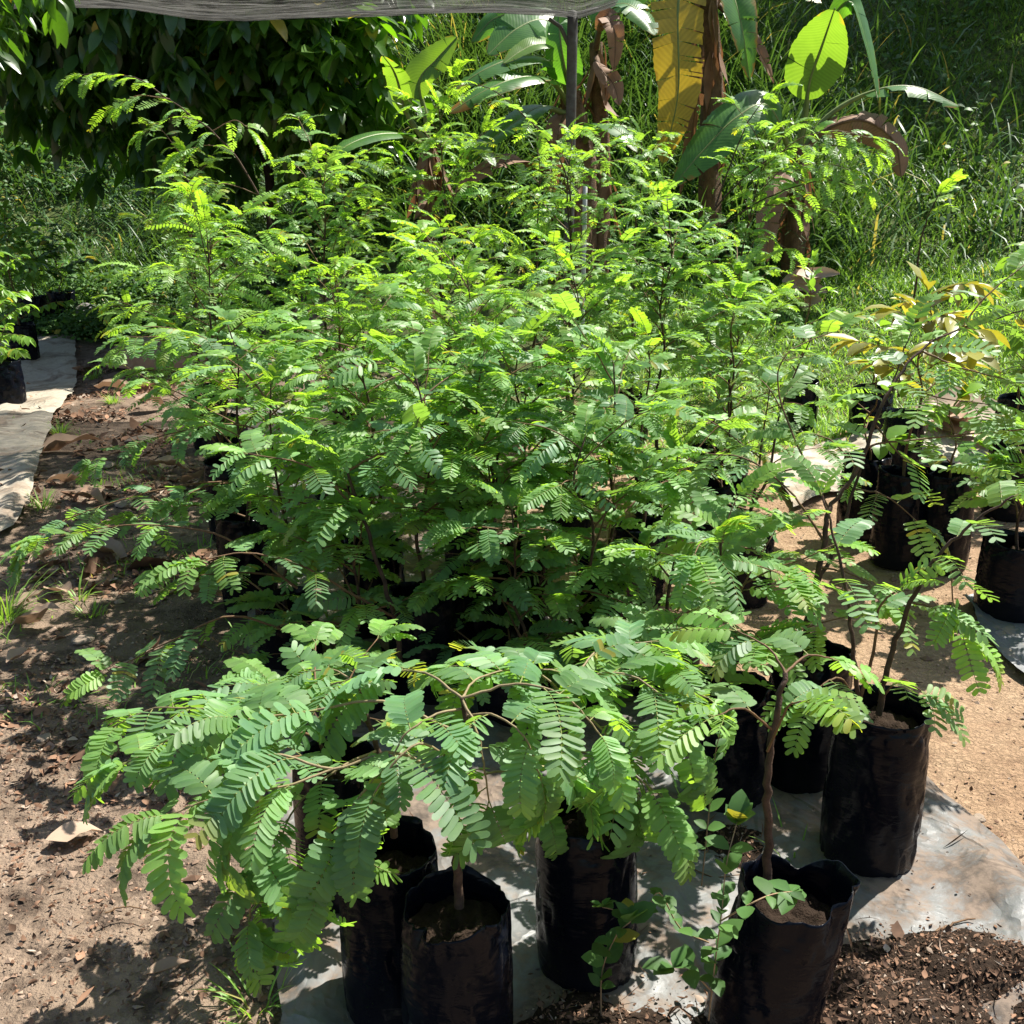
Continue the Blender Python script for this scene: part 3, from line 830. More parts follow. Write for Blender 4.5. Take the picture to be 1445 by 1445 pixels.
sapling('tall leaning sapling whose dark forked stem rises from the half hidden bag', (b[0], b[1]), 0, 0, 0, 17, dia=.20, bagH=.38, young=.25,
        stempaths=[
            (pe((1122, 960, 1.58), (1128, 920, 1.58), (1142, 868, 1.58), (1163, 764, 1.63), (1170, 719, 1.66), (1211, 660, 1.70), (1250, 560, 1.75),
                 (1300, 495, 1.80), (1355, 465, 1.85), (1470, 432, 1.92)), .0105, .0016, .5),
            (pe((1135, 900, 1.58), (1150, 830, 1.60), (1182, 770, 1.66), (1205, 690, 1.72), (1235, 600, 1.77), (1262, 535, 1.82), (1285, 470, 1.86)), .0070, .0015, .5),
            (pe((1195, 690, 1.70), (1225, 632, 1.72), (1300, 620, 1.74), (1445, 605, 1.78), (1500, 600, 1.8)), .0038, .0016, .15),
            (pe((1142, 868, 1.58), (1100, 800, 1.62), (1040, 770, 1.64), (970, 760, 1.66)), .0036, .0014, .15),
            (pe((1163, 764, 1.63), (1120, 700, 1.66), (1060, 650, 1.72), (1000, 640, 1.78)), .0036, .0014, .2),
            (pe((1170, 719, 1.66), (1140, 660, 1.7), (1100, 560, 1.78), (1110, 500, 1.82), (1180, 465, 1.86)), .0034, .0013, .35),
            (pe((1155, 800, 1.61), (1200, 810, 1.56), (1250, 840, 1.52)), .003, .0013, .1),
            (pe((1300, 495, 1.80), (1360, 520, 1.78), (1440, 540, 1.76)), .003, .0013, .1),
            (pe((1355, 465, 1.85), (1390, 420, 1.88), (1450, 370, 1.92)), .003, .0013, .1),
            (pe((1262, 535, 1.82), (1320, 560, 1.80), (1390, 570, 1.78)), .0026, .0012, .1),
            (pe((1235, 600, 1.77), (1280, 650, 1.74), (1330, 660, 1.72)), .0026, .0012, .1),
            (pe((1205, 690, 1.72), (1250, 700, 1.68), (1300, 740, 1.66)), .0026, .0012, .1),
            (pe((1211, 660, 1.70), (1170, 620, 1.72), (1130, 610, 1.75)), .0026, .0012, .1),
        ], leafL=.19, npair=10, ll=.032, lw=.0118, detail=2, yel=.06, spacing=.055, auto=False)
b = gp(1219, 1222)
sapling('sapling with several thin stems in the upright black bag at right', (b[0], b[1]), 0, 0, 0, 16, dia=.207, bagH=.405, collar=.05, young=.22, crease=.35,
        stempaths=[
            (px((1212, 1010, 1.98), (1207, 940, 1.98), (1196, 850, 1.99), (1180, 770, 2.0), (1160, 700, 2.04)), .0062, .002, .3),
            (px((1240, 1008, 1.98), (1255, 930, 1.96), (1285, 850, 1.95), (1318, 790, 1.94), (1370, 740, 1.92), (1430, 700, 1.9)), .0075, .002, .4),
            (px((1214, 985, 1.98), (1235, 910, 1.97), (1240, 860, 1.97), (1268, 830, 1.96)), .0042, .002, .4),
            (px((1285, 850, 1.95), (1320, 860, 1.92), (1360, 890, 1.90)), .003, .0013, .1),
            (px((1212, 1000, 1.98), (1190, 960, 1.93), (1170, 960, 1.90), (1150, 975, 1.88)), .003, .0013, .3),
            (px((1240, 990, 1.98), (1270, 960, 1.95), (1300, 975, 1.92)), .003, .0013, .3),
            (px((1318, 790, 1.94), (1340, 800, 1.90), (1345, 850, 1.88)), .003, .0013, .1),
        ], **LV)
b = gp(1020, 1135)
sapling('sapling standing left of the half hidden bag on the grey sheet', (b[0], b[1]), .74, .36, 11, 18, dia=.20, bagH=.34, young=.3, leafL=.18, npair=12, ll=.033, lw=.0122, detail=2, spacing=.045, lean=(-.05, 0),
        stempaths=[(px((1005, 1030, b[1]), (985, 960, b[1] - .08), (940, 920, b[1] - .15), (880, 905, b[1] - .2)), .0036, .0015, .25),
                   (px((1005, 1030, b[1]), (1020, 950, b[1] - .08), (1060, 910, b[1] - .1)), .0032, .0015, .25)])

# ---------------------------------------------------------------- the clump of saplings
CL = [  # label, x, y, H, R, nb, kw
 ('sapling with reddish forked stem just behind the drooping front leaves', -.26, 2.76, 1.00, .50, 12, dict(front=.35, lowest=.4, stempaths=[
     (px((566, 945, 2.60), (556, 870, 2.60), (525, 770, 2.62), (490, 665, 2.64)), .009, .004, .8),
     (px((556, 870, 2.60), (500, 840, 2.55), (430, 800, 2.5), (350, 780, 2.45), (290, 790, 2.40)), .0045, .0015, .3),
     (px((505, 720, 2.63), (440, 660, 2.6), (350, 640, 2.6)), .004, .0015, .2),
     (px((490, 665, 2.64), (540, 640, 2.66), (600, 640, 2.7)), .004, .0015, .0)])),
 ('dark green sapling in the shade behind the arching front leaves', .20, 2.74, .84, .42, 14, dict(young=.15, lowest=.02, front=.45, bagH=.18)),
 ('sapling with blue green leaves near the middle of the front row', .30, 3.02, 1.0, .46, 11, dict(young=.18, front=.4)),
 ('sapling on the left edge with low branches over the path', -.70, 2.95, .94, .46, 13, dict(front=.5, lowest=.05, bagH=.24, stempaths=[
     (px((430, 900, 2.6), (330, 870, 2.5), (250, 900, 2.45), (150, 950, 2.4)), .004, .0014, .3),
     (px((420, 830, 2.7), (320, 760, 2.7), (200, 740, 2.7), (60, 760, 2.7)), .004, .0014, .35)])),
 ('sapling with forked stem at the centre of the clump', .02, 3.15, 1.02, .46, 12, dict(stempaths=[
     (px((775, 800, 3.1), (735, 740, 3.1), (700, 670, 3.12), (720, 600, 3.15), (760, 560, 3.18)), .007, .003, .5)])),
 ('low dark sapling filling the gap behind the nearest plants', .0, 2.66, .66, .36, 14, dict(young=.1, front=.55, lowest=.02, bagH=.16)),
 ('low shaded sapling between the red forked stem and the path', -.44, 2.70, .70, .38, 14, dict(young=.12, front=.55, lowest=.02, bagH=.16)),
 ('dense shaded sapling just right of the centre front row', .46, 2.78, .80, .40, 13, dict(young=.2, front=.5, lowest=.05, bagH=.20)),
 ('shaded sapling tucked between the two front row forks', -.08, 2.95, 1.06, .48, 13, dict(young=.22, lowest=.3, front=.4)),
 ('sapling behind the red forked stem on the left', -.46, 3.2, 1.06, .50, 13, dict()),
 ('left edge sapling with a long branch arching over the path', -.95, 3.45, 1.05, .48, 12, dict(stempaths=[
     (px((430, 640, 3.4), (340, 600, 3.35), (250, 610, 3.3), (130, 650, 3.25)), .004, .0014, .3),
     (px((430, 700, 3.3), (330, 680, 3.2), (230, 690, 3.1), (100, 730, 3.0), (40, 770, 2.95)), .004, .0014, .3),
     (px((400, 600, 3.5), (340, 520, 3.5), (260, 480, 3.5), (180, 475, 3.5)), .004, .0014, .3)])),
 ('bright leaved sapling above the forked centre stem', -.16, 3.75, 1.22, .50, 13, dict(young=.5)),
 ('thin crowned sapling beside the sunlit gap in the clump', .46, 3.5, 1.0, .38, 9, dict(spacing=.07)),
 ('sparse sapling with two dark stems right of the sunlit gap', .86, 3.55, 1.02, .40, 8, dict(nstem=2, spacing=.08)),
 ('light green sapling at the left shoulder of the clump', -.66, 3.95, 1.25, .50, 13, dict(young=.55)),
 ('sapling in the middle row left of the sunlit gap', .24, 4.2, 1.22, .46, 12, dict(young=.45)),
 ('left edge sapling in the middle of the path side row', -1.22, 4.25, 1.25, .50, 12, dict(young=.5, stempaths=[
     (px((430, 520, 4.2), (330, 490, 4.1), (240, 480, 4.0), (170, 490, 3.95)), .004, .0014, .3)])),
 ('sapling with red brown stem behind the sunlit gap', .66, 4.5, 1.28, .44, 10, dict(young=.3, lowest=.5)),
 ('tall bright sapling at the heart of the clump', -.30, 4.5, 1.42, .52, 13, dict(young=.55)),
 ('bushy sapling behind the left shoulder of the clump', -.85, 4.75, 1.42, .52, 13, dict(young=.5)),
 ('sapling with dark stems right of the centre gap', 1.02, 4.7, 1.12, .38, 11, dict(young=.25)),
 ('bushy dark sapling between the sunlit gap and the lawn', .88, 4.1, 1.06, .38, 9, dict(young=.2)),
 ('back row sapling with a long whip arching to the upper left', -1.42, 5.0, 1.50, .50, 12, dict(young=.5, stempaths=[
     (px((432, 470, 4.9), (405, 370, 4.9), (365, 275, 4.9), (320, 205, 4.9), (265, 160, 4.85), (190, 110, 4.8), (118, 105, 4.75)), .0075, .0016, .42),
     (px((365, 275, 4.9), (320, 260, 4.85), (270, 265, 4.8), (235, 290, 4.75)), .003, .0014, .1), (px((330, 215, 4.9), (295, 205, 4.85), (255, 215, 4.8)), .003, .0014, .1),
     (px((280, 170, 4.85), (245, 165, 4.8), (205, 185, 4.75)), .003, .0014, .1), (px((240, 140, 4.83), (195, 135, 4.78), (165, 150, 4.75)), .003, .0014, .1), (px((300, 185, 4.88), (330, 170, 4.9), (350, 180, 4.9)), .003, .0014, .1)])),
 ('light sapling filling the back of the clump left of the post', -.35, 5.3, 1.62, .54, 13, dict(young=.6)),
 ('back row sapling whose top stands in front of the grey post', .28, 5.1, 1.62, .48, 11, dict(young=.5, stempaths=[
     (px((800, 420, 5.1), (806, 330, 5.1), (800, 250, 5.1), (765, 190, 5.1), (700, 130, 5.05), (655, 118, 5.0)), .006, .0015, .5),
     (px((800, 270, 5.1), (830, 215, 5.1), (870, 205, 5.05)), .003, .0014, .2)])),
 ('back row sapling spreading bright fronds towards the lawn', 1.0, 5.1, 1.62, .52, 12, dict(young=.6, lean=(.2, 0), stempaths=[
     (px((985, 330, 5.1), (1030, 270, 5.1), (1100, 215, 5.05), (1170, 205, 5.0), (1235, 215, 4.95)), .006, .0016, .3),
     (px((1000, 330, 5.1), (1080, 280, 5.0), (1160, 255, 4.95), (1215, 265, 4.9)), .005, .0016, .3),
     (px((1010, 290, 5.1), (1035, 220, 5.15), (1060, 165, 5.2), (1090, 130, 5.2)), .005, .0016, .4),
     (px((1090, 225, 5.05), (1130, 195, 5.0), (1180, 185, 4.95), (1230, 195, 4.9)), .003, .0014, .1), (px((1060, 250, 5.08), (1110, 240, 5.0), (1160, 230, 4.95), (1200, 240, 4.9)), .003, .0014, .1),
     (px((1080, 290, 5.05), (1130, 290, 4.95), (1180, 300, 4.9)), .003, .0014, .1), (px((1020, 330, 5.08), (1070, 330, 5.0), (1110, 350, 4.95)), .003, .0014, .1)])),
 ('sapling at the far left corner of the clump', -1.75, 5.8, 1.55, .52, 12, dict(young=.5)),
 ('feathery sapling in the last row behind the tall bright one', -.95, 5.9, 1.70, .54, 12, dict(young=.55)),
 ('sapling in the last row close to the post', .15, 6.0, 1.68, .50, 12, dict(young=.5)),
 ('sapling in the last row between post and lawn', .70, 5.9, 1.62, .50, 12, dict(young=.45)),
]
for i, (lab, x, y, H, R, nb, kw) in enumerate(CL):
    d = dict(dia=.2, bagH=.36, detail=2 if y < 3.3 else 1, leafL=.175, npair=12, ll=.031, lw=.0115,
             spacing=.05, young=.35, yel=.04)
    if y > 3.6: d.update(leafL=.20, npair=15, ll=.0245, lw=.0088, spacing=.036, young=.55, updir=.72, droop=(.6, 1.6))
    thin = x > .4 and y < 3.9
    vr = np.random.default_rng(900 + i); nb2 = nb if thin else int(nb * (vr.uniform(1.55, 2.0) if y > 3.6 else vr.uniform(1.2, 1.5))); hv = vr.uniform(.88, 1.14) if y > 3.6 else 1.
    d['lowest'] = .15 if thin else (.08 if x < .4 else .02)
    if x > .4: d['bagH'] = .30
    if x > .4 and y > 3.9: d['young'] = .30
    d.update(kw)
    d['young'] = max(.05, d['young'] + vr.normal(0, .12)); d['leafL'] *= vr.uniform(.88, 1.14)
    sapling(lab, (x, y), H * hv * (1.03 if y > 3.6 else 1.0), R, nb2, 100 + i * 7, **d)

# ---------------------------------------------------------------- broad leaved potted plants
def potted(name, label, base, H, R, nb, seed, mat, dia=.2, bagH=.36, leafL=.09, leafW=.035, spacing=.035, young=.5, prof=ELLIP, hang=.3, cat='potted plant', group=None, lean=(0, 0), nstem=1, lowest=.25, updir=.6):
    rng = np.random.default_rng(seed)
    loc = place(base); root = thing(name, label, cat, loc, group)
    sz = bag_parts(root, dia, bagH, seed)
    stems, leafy = grow(rng, np.array([0, 0, sz - .02]), H - sz, R, nb, lean, nstem, lowest=lowest, updir=updir)
    ms = MB(); tube_all(ms, stems); ms.build('stem', M['twig'], root)
    P, D, U, rk = leaves_on(leafy, rng, spacing, lift=.25)
    D = nrm(D + np.array([0, 0, -hang]))
    c = np.stack([np.clip(young + rng.normal(0, .18, len(P)) + .3 * (rk > .85), 0, 1), rng.random(len(P)), (rng.random(len(P)) < .03) * .7], 1)
    L = leafL * rng.uniform(.6, 1.2, len(P))
    mf = MB(); V, F, C = blades(P, D, U, L, L * leafW / leafL, prof, curl=rng.normal(.6, .3, len(P)), fold=rng.normal(.3, .15, len(P)), C=c)
    mf.add(V, F, C); mf.build('foliage', M[mat], root)
    return root

RG = 'potted plants in the right hand row'
b = gp(1262, 795); potted('potted_sapling', 'young tree with bronze yellow leaves in a bag of the right row', (b[0], b[1]), 1.12, .36, 11, 51, 'bronze_leaf', dia=.21, bagH=.40, leafL=.13, leafW=.028, spacing=.024, lowest=.5, group=RG)
b = gp(1322, 800); potted('potted_sapling', 'leafless looking bag plant beside the bronze leaved tree', (b[0], b[1]), .72, .22, 4, 52, 'broad_leaf', dia=.22, bagH=.42, group=RG, spacing=.06)
b = gp(1222, 770); potted('potted_sapling', 'small plant in the bag behind the bronze leaved tree', (b[0], b[1]+.1), .75, .2, 5, 59, 'broad_leaf', dia=.2, bagH=.38, group=RG, spacing=.05)
b = gp(1424, 868)
sapling('sapling with big blue green leaves in the wide bag at the right frame edge', (b[0], b[1]), .74, .34, 9, 53, dia=.25, bagH=.30, leafL=.22, npair=11, ll=.042, lw=.017, detail=2, young=.12, group=RG, spacing=.06)
b = gp(1418, 725); potted('potted_sapling', 'citrus like sapling with glossy pale leaves in a tall bag', (b[0], b[1]), .78, .22, 7, 54, 'broad_leaf', dia=.22, bagH=.44, leafL=.085, leafW=.02, group=RG, young=.75)
b = gp(1150, 610); potted('potted_sapling', 'slender plant with upright light leaves at the lawn edge', (b[0]-.1, b[1]), 1.08, .26, 8, 55, 'broad_leaf', dia=.2, bagH=.34, leafL=.10, leafW=.022, group=RG, young=.8, hang=-.3)
b = gp(1225, 615); potted('potted_sapling', 'low plant in a black bag on the lawn edge', (b[0], b[1]), .68, .2, 5, 56, 'broad_leaf', dia=.25, bagH=.30, group=RG, young=.4)
b = gp(1425, 640); potted('potted_sapling', 'plant with dark hanging oval leaves beside the lawn', (b[0], b[1]), 1.15, .34, 10, 57, 'broad_leaf', dia=.22, bagH=.34, leafL=.12, leafW=.035, group=RG, hang=.9)
b = gp(1480, 700)
sapling('feathery sapling reaching in from the right frame edge', (b[0]+.05, b[1]), 1.45, .62, 15, 58, dia=.22, bagH=.36, leafL=.2, spacing=.045, npair=11, ll=.033, lw=.014, young=.55, group=RG, lean=(-.1, 0))
LG = 'potted plants in the left hand row'
b = gp(10, 572); potted('potted_shrub', 'bushy plant with small drooping leaves in the left frame edge bag', (b[0], b[1]), 1.05, .42, 24, 61, 'broad_leaf', dia=.26, bagH=.34, leafL=.085, leafW=.019, spacing=.014, young=.8, group=LG, hang=.6, updir=.5, lowest=.1)
b = gp(20, 500); potted('potted_shrub', 'taller plant with pinkish tip behind the left frame edge bag', (b[0]+.1, b[1]), 1.35, .42, 22, 62, 'broad_leaf', dia=.24, bagH=.34, leafL=.10, leafW=.024, spacing=.018, young=.8, lowest=.1, group=LG, hang=.6)
b = gp(52, 470); potted('potted_shrub', 'dark plant in the bag at the end of the left row', (b[0], b[1]), 1.1, .50, 16, 63, 'broad_leaf', dia=.28, bagH=.42, leafL=.12, leafW=.034, spacing=.025, young=.6, group=LG)
b = gp(92, 462); potted('potted_shrub', 'low leafy plant in the last bag beside the grey stone', (b[0], b[1]), 1.0, .50, 16, 64, 'weed_leaf', dia=.28, bagH=.40, leafL=.11, leafW=.032, spacing=.025, young=.5, group=LG)

b = gp(1268, 668)
sapling('thin tall sapling whose bare whip ends in one small leaf tuft', (b[0], b[1]), 0, 0, 0, 65, dia=.2, bagH=.34, auto=False, leafL=.26, npair=9, ll=.048, lw=.02, detail=1, young=.85, group=RG, spacing=.04, yel=.2,
        stempaths=[(px((1268, 560, b[1]), (1275, 500, b[1]), (1288, 430, b[1]), (1298, 350, b[1]), (1308, 310, b[1]), (1325, 275, b[1])), .0085, .003, .80)])

# grey stone at the end of the path
def stone():
    rng = np.random.default_rng(5)
    c = gp(122, 462); mb = MB(); nu, nv = 24, 14
    u, v = np.meshgrid(np.arange(nu) / nu * 2 * PI, np.linspace(-PI / 2, PI / 2, nv))
    d = np.stack([np.cos(v) * np.cos(u), np.cos(v) * np.sin(u), np.sin(v)], -1)
    rr = 1 + .5 * (fbm(d[..., 0] * 1.7 + 3 + d[..., 2], d[..., 1] * 1.7 + 5, 3, 4) - .5)
    V = (d * rr[..., None] * np.array([.17, .12, .15]) + np.array([0, 0, .10])).reshape(-1, 3)
    i = np.arange(nv - 1)[:, None] * nu; a = i + np.arange(nu)[None]; b2 = i + (np.arange(nu)[None] + 1) % nu
    F = np.stack([a, b2, b2 + nu, a + nu], -1).reshape(-1, 4); mb.add(V, F)
    o = mb.build('stone', M['dark_sheet'], smooth=False); o.location = place(c)
    tag(o, 'grey angular stone at the far end of the path', 'stone')
stone()

# ---------------------------------------------------------------- banana plants
def banana_leaf(root, pts, W, face, mat, seed, tears=5, fold=.25, dry=0., pet=.18, droop=.25, label=None, pr=.018, tip=.25):
    """pts: world points of the rib, base to tip; face: direction of the upper side; W half width"""
    rng = np.random.default_rng(seed)
    O = np.array(root.location)
    Q = smooth_path(pts, 10) - O
    d = np.concatenate([[0], np.cumsum(np.linalg.norm(np.diff(Q, axis=0), axis=1))]); d /= d[-1]
    n = 64
    s = np.linspace(0, 1, n)
    C = np.stack([np.interp(s, d, Q[:, k]) for k in range(3)], 1)
    T = nrm(np.gradient(C, axis=0))
    N = np.tile(np.asarray(face, float), (n, 1)); N = nrm(N - T * (N * T).sum(1, keepdims=True)); B = np.cross(N, T)
    sl = np.clip((s - pet) / (1 - pet), 0, 1)
    wd = W * np.clip(np.sin(PI * np.clip(sl, 0, 1) ** .75) ** .55, 0, 1) * (1 - .25 * sl)
    wd[s < pet] = 0
    mb = MB(); m = 5
    i0 = int(np.argmax(s >= pet))
    for sd in (-1, 1):
        cuts = sorted(set([i0, n - 1] + list(rng.integers(i0 + 3, n - 3, tears))))
        for a, b2 in zip(cuts[:-1], cuts[1:]):
            if b2 - a < 1: continue
            idx = np.arange(a, b2 + 1)
            dd = fold + rng.normal(0, .08 + .05 * (tears > 3)) ; dr = droop + rng.normal(0, .10)
            v = np.linspace(0, 1, m)
            gap = rng.uniform(.0, .012) if tears else 0
            mid = (a + b2) / 2
            ang = -dd + 0 * v; hgt = np.sin(dd) * v - dr * v ** 2
            shr = np.clip((mid - idx)[:, None] / max(1, (b2 - a)) * v[None], -1, 1) * gap * 2
            jag = 1 + rng.normal(0, .02, len(idx))
            Vv = C[idx][:, None] + sd * B[idx][:, None] * (wd[idx] * jag)[:, None, None] * (v * math.cos(dd))[None, :, None] \
                + N[idx][:, None] * (wd[idx])[:, None, None] * hgt[None, :, None] + T[idx][:, None] * (shr + .22 * wd[idx][:, None] * v[None])[..., None]
            cc = np.stack([np.repeat(s[idx][:, None], m, 1), np.repeat(v[None], len(idx), 0), np.full((len(idx), m), 0.) + dry + tip * (s[idx][:, None] > .9) * s[idx][:, None]], -1)
            k = len(idx); i = np.arange(k - 1)[:, None] * m + np.arange(m - 1)[None]
            F = np.stack([i, i + 1, i + m + 1, i + m], -1).reshape(-1, 4)
            mb.add(Vv.reshape(-1, 3), F, cc.reshape(-1, 3), 0)
    rr = np.interp(s, [0, pet, 1], [pr * 1.6, pr, pr * .25])
    tube_into(mb, C - N * rr[:, None] * .6, rr, 7, np.array([0, 0, 0.]), 1)
    o = mb.build('leaf', [M[mat], M['petiole'] if 'dry' not in mat else M['pseudostem']], root)
    if label: o['label'] = label
    return o

def pseudostem(root, pts, r0, r1, seed, name='pseudostem'):
    O = np.array(root.location); Q = smooth_path(pts, 8) - O
    rng = np.random.default_rng(seed)
    n = len(Q); sides = 18
    rad = np.linspace(r0, r1, n)
    V, F = tube(Q, rad, sides, False)
    th = np.tile(np.arange(sides), n); zi = np.repeat(np.arange(n), sides)
    c = np.repeat(Q, sides, 0)
    f = 1 + .14 * np.sin(th * 2 * PI * 3 / sides + zi * .25) + .10 * rng.normal(0, 1, len(V)) * .5
    V = c + (V - c) * f[:, None]
    mb = MB(); mb.add(V, F)
    # hanging dry sheaths round the stem
    k = 26; idx = rng.integers(n // 4, n, k); a = rng.uniform(0, 2 * PI, k)
    P = Q[idx] + np.stack([np.cos(a), np.sin(a), 0 * a], 1) * rad[idx][:, None] * 1.05
    A = np.stack([np.cos(a) * .25, np.sin(a) * .25, -np.ones(k)], 1)
    Nn = np.stack([np.cos(a), np.sin(a), .2 + 0 * a], 1)
    V2, F2, _ = blades(P, A, Nn, rng.uniform(.18, .5, k), rng.uniform(.02, .05, k), LANCE, curl=rng.normal(0, .5, k), fold=rng.normal(.5, .3, k))
    mb.add(V2, F2, np.tile(np.array([.5, .4, .2]), (len(V2), 1)), 1)
    return mb.build(name, [M['pseudostem'], M['banana_dry']], root)

CAMF = (0, -1, .25)
def bpos(pxx, D):
    x = at(pxx, 300, D)[0]; return np.array([x, D, float(ground_h(x, D))])

# clump right of the post
D1 = 9.2
b0 = bpos(1005, D1)
bn = thing('banana_plant', 'banana plant with a big yellow hanging leaf and brown stem', 'banana plant', b0, 'banana plants on the slope')
pseudostem(bn, [b0, at(1003, 150, D1), at(1000, 40, D1), at(998, -60, D1)], .10, .07, 1)
banana_leaf(bn, px((1000, -60, D1), (975, -95, D1 - .2), (957, 10, D1 - .5), (957, 130, D1 - .5), (935, 232, D1 - .4)), .235, (.15, -1, .25), 'banana_yellow', 2, tears=16, fold=.05, droop=.05, pet=.2, dry=.05, label='yellow torn hanging leaf')
banana_leaf(bn, px((1000, -60, D1), (1022, -40, D1 - .3), (1045, 30, D1 - .5), (1058, 112, D1 - .5)), .20, (.5, -1, .4), 'banana', 3, tears=9, fold=.3, droop=.2, dry=.22, label='green leaf with dried torn tip')
banana_leaf(bn, px((998, -60, D1), (1060, -70, D1), (1120, -20, D1 - .1), (1160, 5, D1 - .2)), .20, (.1, -.6, 1), 'banana', 4, tears=7, dry=.05)
banana_leaf(bn, px((998, -60, D1), (940, -80, D1 + .2), (900, -10, D1 + .3), (865, 20, D1 + .3)), .22, (-.1, -.6, 1), 'banana', 5, tears=7, dry=.0)
banana_leaf(bn, px((1010, 0, D1), (1050, 40, D1 - .2), (1075, 80, D1 - .3), (1092, 118, D1 - .3)), .09, (.6, -.8, .3), 'banana_dry', 6, tears=9, fold=.7, dry=.1, label='withered brown hanging leaf')
banana_leaf(bn, px((995, 20, D1), (985, 120, D1 - .2), (975, 200, D1 - .2), (960, 275, D1 - .2)), .10, (-.6, -.8, .3), 'banana_dry', 7, tears=9, fold=.8, dry=.1, label='withered brown hanging leaf')
# younger one with the bright upright leaf
D2 = 8.9
b0 = bpos(1125, D2)
bn = thing('banana_plant', 'young banana plant with a glowing upright leaf on the slope', 'banana plant', b0, 'banana plants on the slope')
pseudostem(bn, [b0, at(1125, 300, D2), at(1125, 235, D2), at(1127, 205, D2)], .09, .055, 11)
banana_leaf(bn, px((1127, 215, D2), (1136, 170, D2 - .02), (1143, 115, D2 - .08), (1160, 65, D2 - .2), (1178, 12, D2 - .42)), .25, (-.35, -.9, -.3), 'banana_bright', 12, tears=1, fold=.12, droop=.1, pet=.34, label='bright backlit leaf')
banana_leaf(bn, px((1128, 215, D2), (1160, 60, D2 + .1), (1198, 2, D2 + .1), (1222, 60, D2), (1240, 145, D2 - .1)), .15, (1, -.75, .3), 'banana', 13, tears=3, fold=.35, dry=.02, pet=.45)
banana_leaf(bn, px((1128, 218, D2), (1165, 165, D2), (1225, 130, D2), (1290, 122, D2 - .05), (1355, 150, D2 - .1)), .16, (.0, -.35, 1), 'banana', 14, tears=4, fold=-.1, pet=.45)
banana_leaf(bn, px((1127, 220, D2), (1170, 180, D2 - .1), (1220, 170, D2 - .2), (1262, 200, D2 - .25), (1272, 250, D2 - .3)), .17, (-.35, -.85, .45), 'banana_dry', 15, tears=6, fold=-.5, pet=.2, label='brown withered arching leaf')
banana_leaf(bn, px((1122, 225, D2), (1085, 150, D2 - .2), (1040, 165, D2 - .35), (990, 215, D2 - .45), (950, 262, D2 - .5)), .25, (-.2, -.75, .8), 'banana', 16, tears=2, fold=.15, pet=.2)
banana_leaf(bn, px((1122, 225, D2), (1100, 260, D2 - .3), (1085, 310, D2 - .5), (1082, 370, D2 - .6)), .14, (-.3, -.9, .3), 'banana_dry', 17, tears=6, fold=.6, label='withered brown hanging leaf')
# clump at the post
D3 = 8.7
b0 = bpos(822, D3)
bn = thing('banana_plant', 'banana plant behind the grey post with drooping dark leaves', 'banana plant', b0, 'banana plants on the slope')
pseudostem(bn, [b0, at(820, 260, D3), at(815, 190, D3), at(806, 130, D3)], .13, .08, 21)
pseudostem(bn, [b0 + np.array([.16, .1, 0]), at(848, 260, D3 + .1), at(846, 150, D3 + .1), at(842, 60, D3 + .1)], .08, .05, 22)
banana_leaf(bn, px((806, 135, D3), (800, 60, D3 - .1), (770, 28, D3 - .2), (730, 40, D3 - .35), (688, 78, D3 - .5)), .20, (-.1, -.8, .9), 'banana', 23, tears=4, fold=.1, pet=.3)
banana_leaf(bn, px((806, 135, D3), (790, 90, D3 - .2), (755, 20, D3 + .2), (700, 25, D3 + .3), (665, 60, D3 + .3)), .20, (-.2, -.9, .7), 'banana', 24, tears=4, fold=.15, pet=.3)
banana_leaf(bn, px((806, 140, D3), (785, 95, D3 - .3), (745, 78, D3 - .5), (690, 95, D3 - .7), (635, 130, D3 - .8)), .16, (-.15, -.4, 1), 'banana', 25, tears=5, fold=.0, pet=.25, tip=.5)
banana_leaf(bn, px((806, 150, D3), (780, 115, D3 - .4), (740, 108, D3 - .7), (690, 125, D3 - .9), (632, 160, D3 - 1.)), .15, (-.2, -.6, .9), 'banana', 26, tears=5, fold=.15, pet=.25, dry=.16, tip=.4, label='green leaf with browned tip')
banana_leaf(bn, px((806, 140, D3), (790, 70, D3 - .3), (760, 62, D3 - .5), (735, 72, D3 - .6), (710, 90, D3 - .7)), .11, (.1, -.6, .9), 'banana_bright', 27, tears=2, pet=.35)
banana_leaf(bn, px((808, 140, D3), (800, 110, D3 - .4), (795, 85, D3 - .5), (790, 50, D3 - .5), (788, 15, D3 - .4)), .15, (-.2, -1, .1), 'banana', 28, tears=2, pet=.3)
banana_leaf(bn, px((842, 70, D3), (850, 20, D3), (880, 5, D3 - .1), (905, 20, D3 - .2), (925, 50, D3 - .3)), .17, (.2, -.7, .8), 'banana', 29, tears=5, pet=.2)
banana_leaf(bn, px((842, 70, D3), (852, 25, D3 - .2), (866, 40, D3 - .3), (868, 70, D3 - .3), (866, 100, D3 - .3)), .10, (.3, -1, .2), 'banana_dry', 30, tears=6, fold=.5, pet=.2, label='orange brown dried leaf')
banana_leaf(bn, px((842, 80, D3), (850, 100, D3 - .2), (866, 120, D3 - .25), (874, 150, D3 - .3)), .10, (.3, -1, .2), 'banana_dry', 31, tears=3, fold=.4, pet=.2, label='brown withered leaf')
banana_leaf(bn, px((800, 150, D3), (790, 180, D3 - .3), (784, 220, D3 - .35), (780, 275, D3 - .35)), .12, (-.2, -1, .2), 'banana_dry', 32, tears=3, fold=.4, pet=.1, label='grey brown folded hanging leaf')
banana_leaf(bn, px((806, 160, D3), (765, 150, D3 - .4), (730, 170, D3 - .7), (690, 200, D3 - .9), (655, 235, D3 - 1.)), .14, (-.2, -.6, .9), 'banana', 33, tears=3, pet=.25)
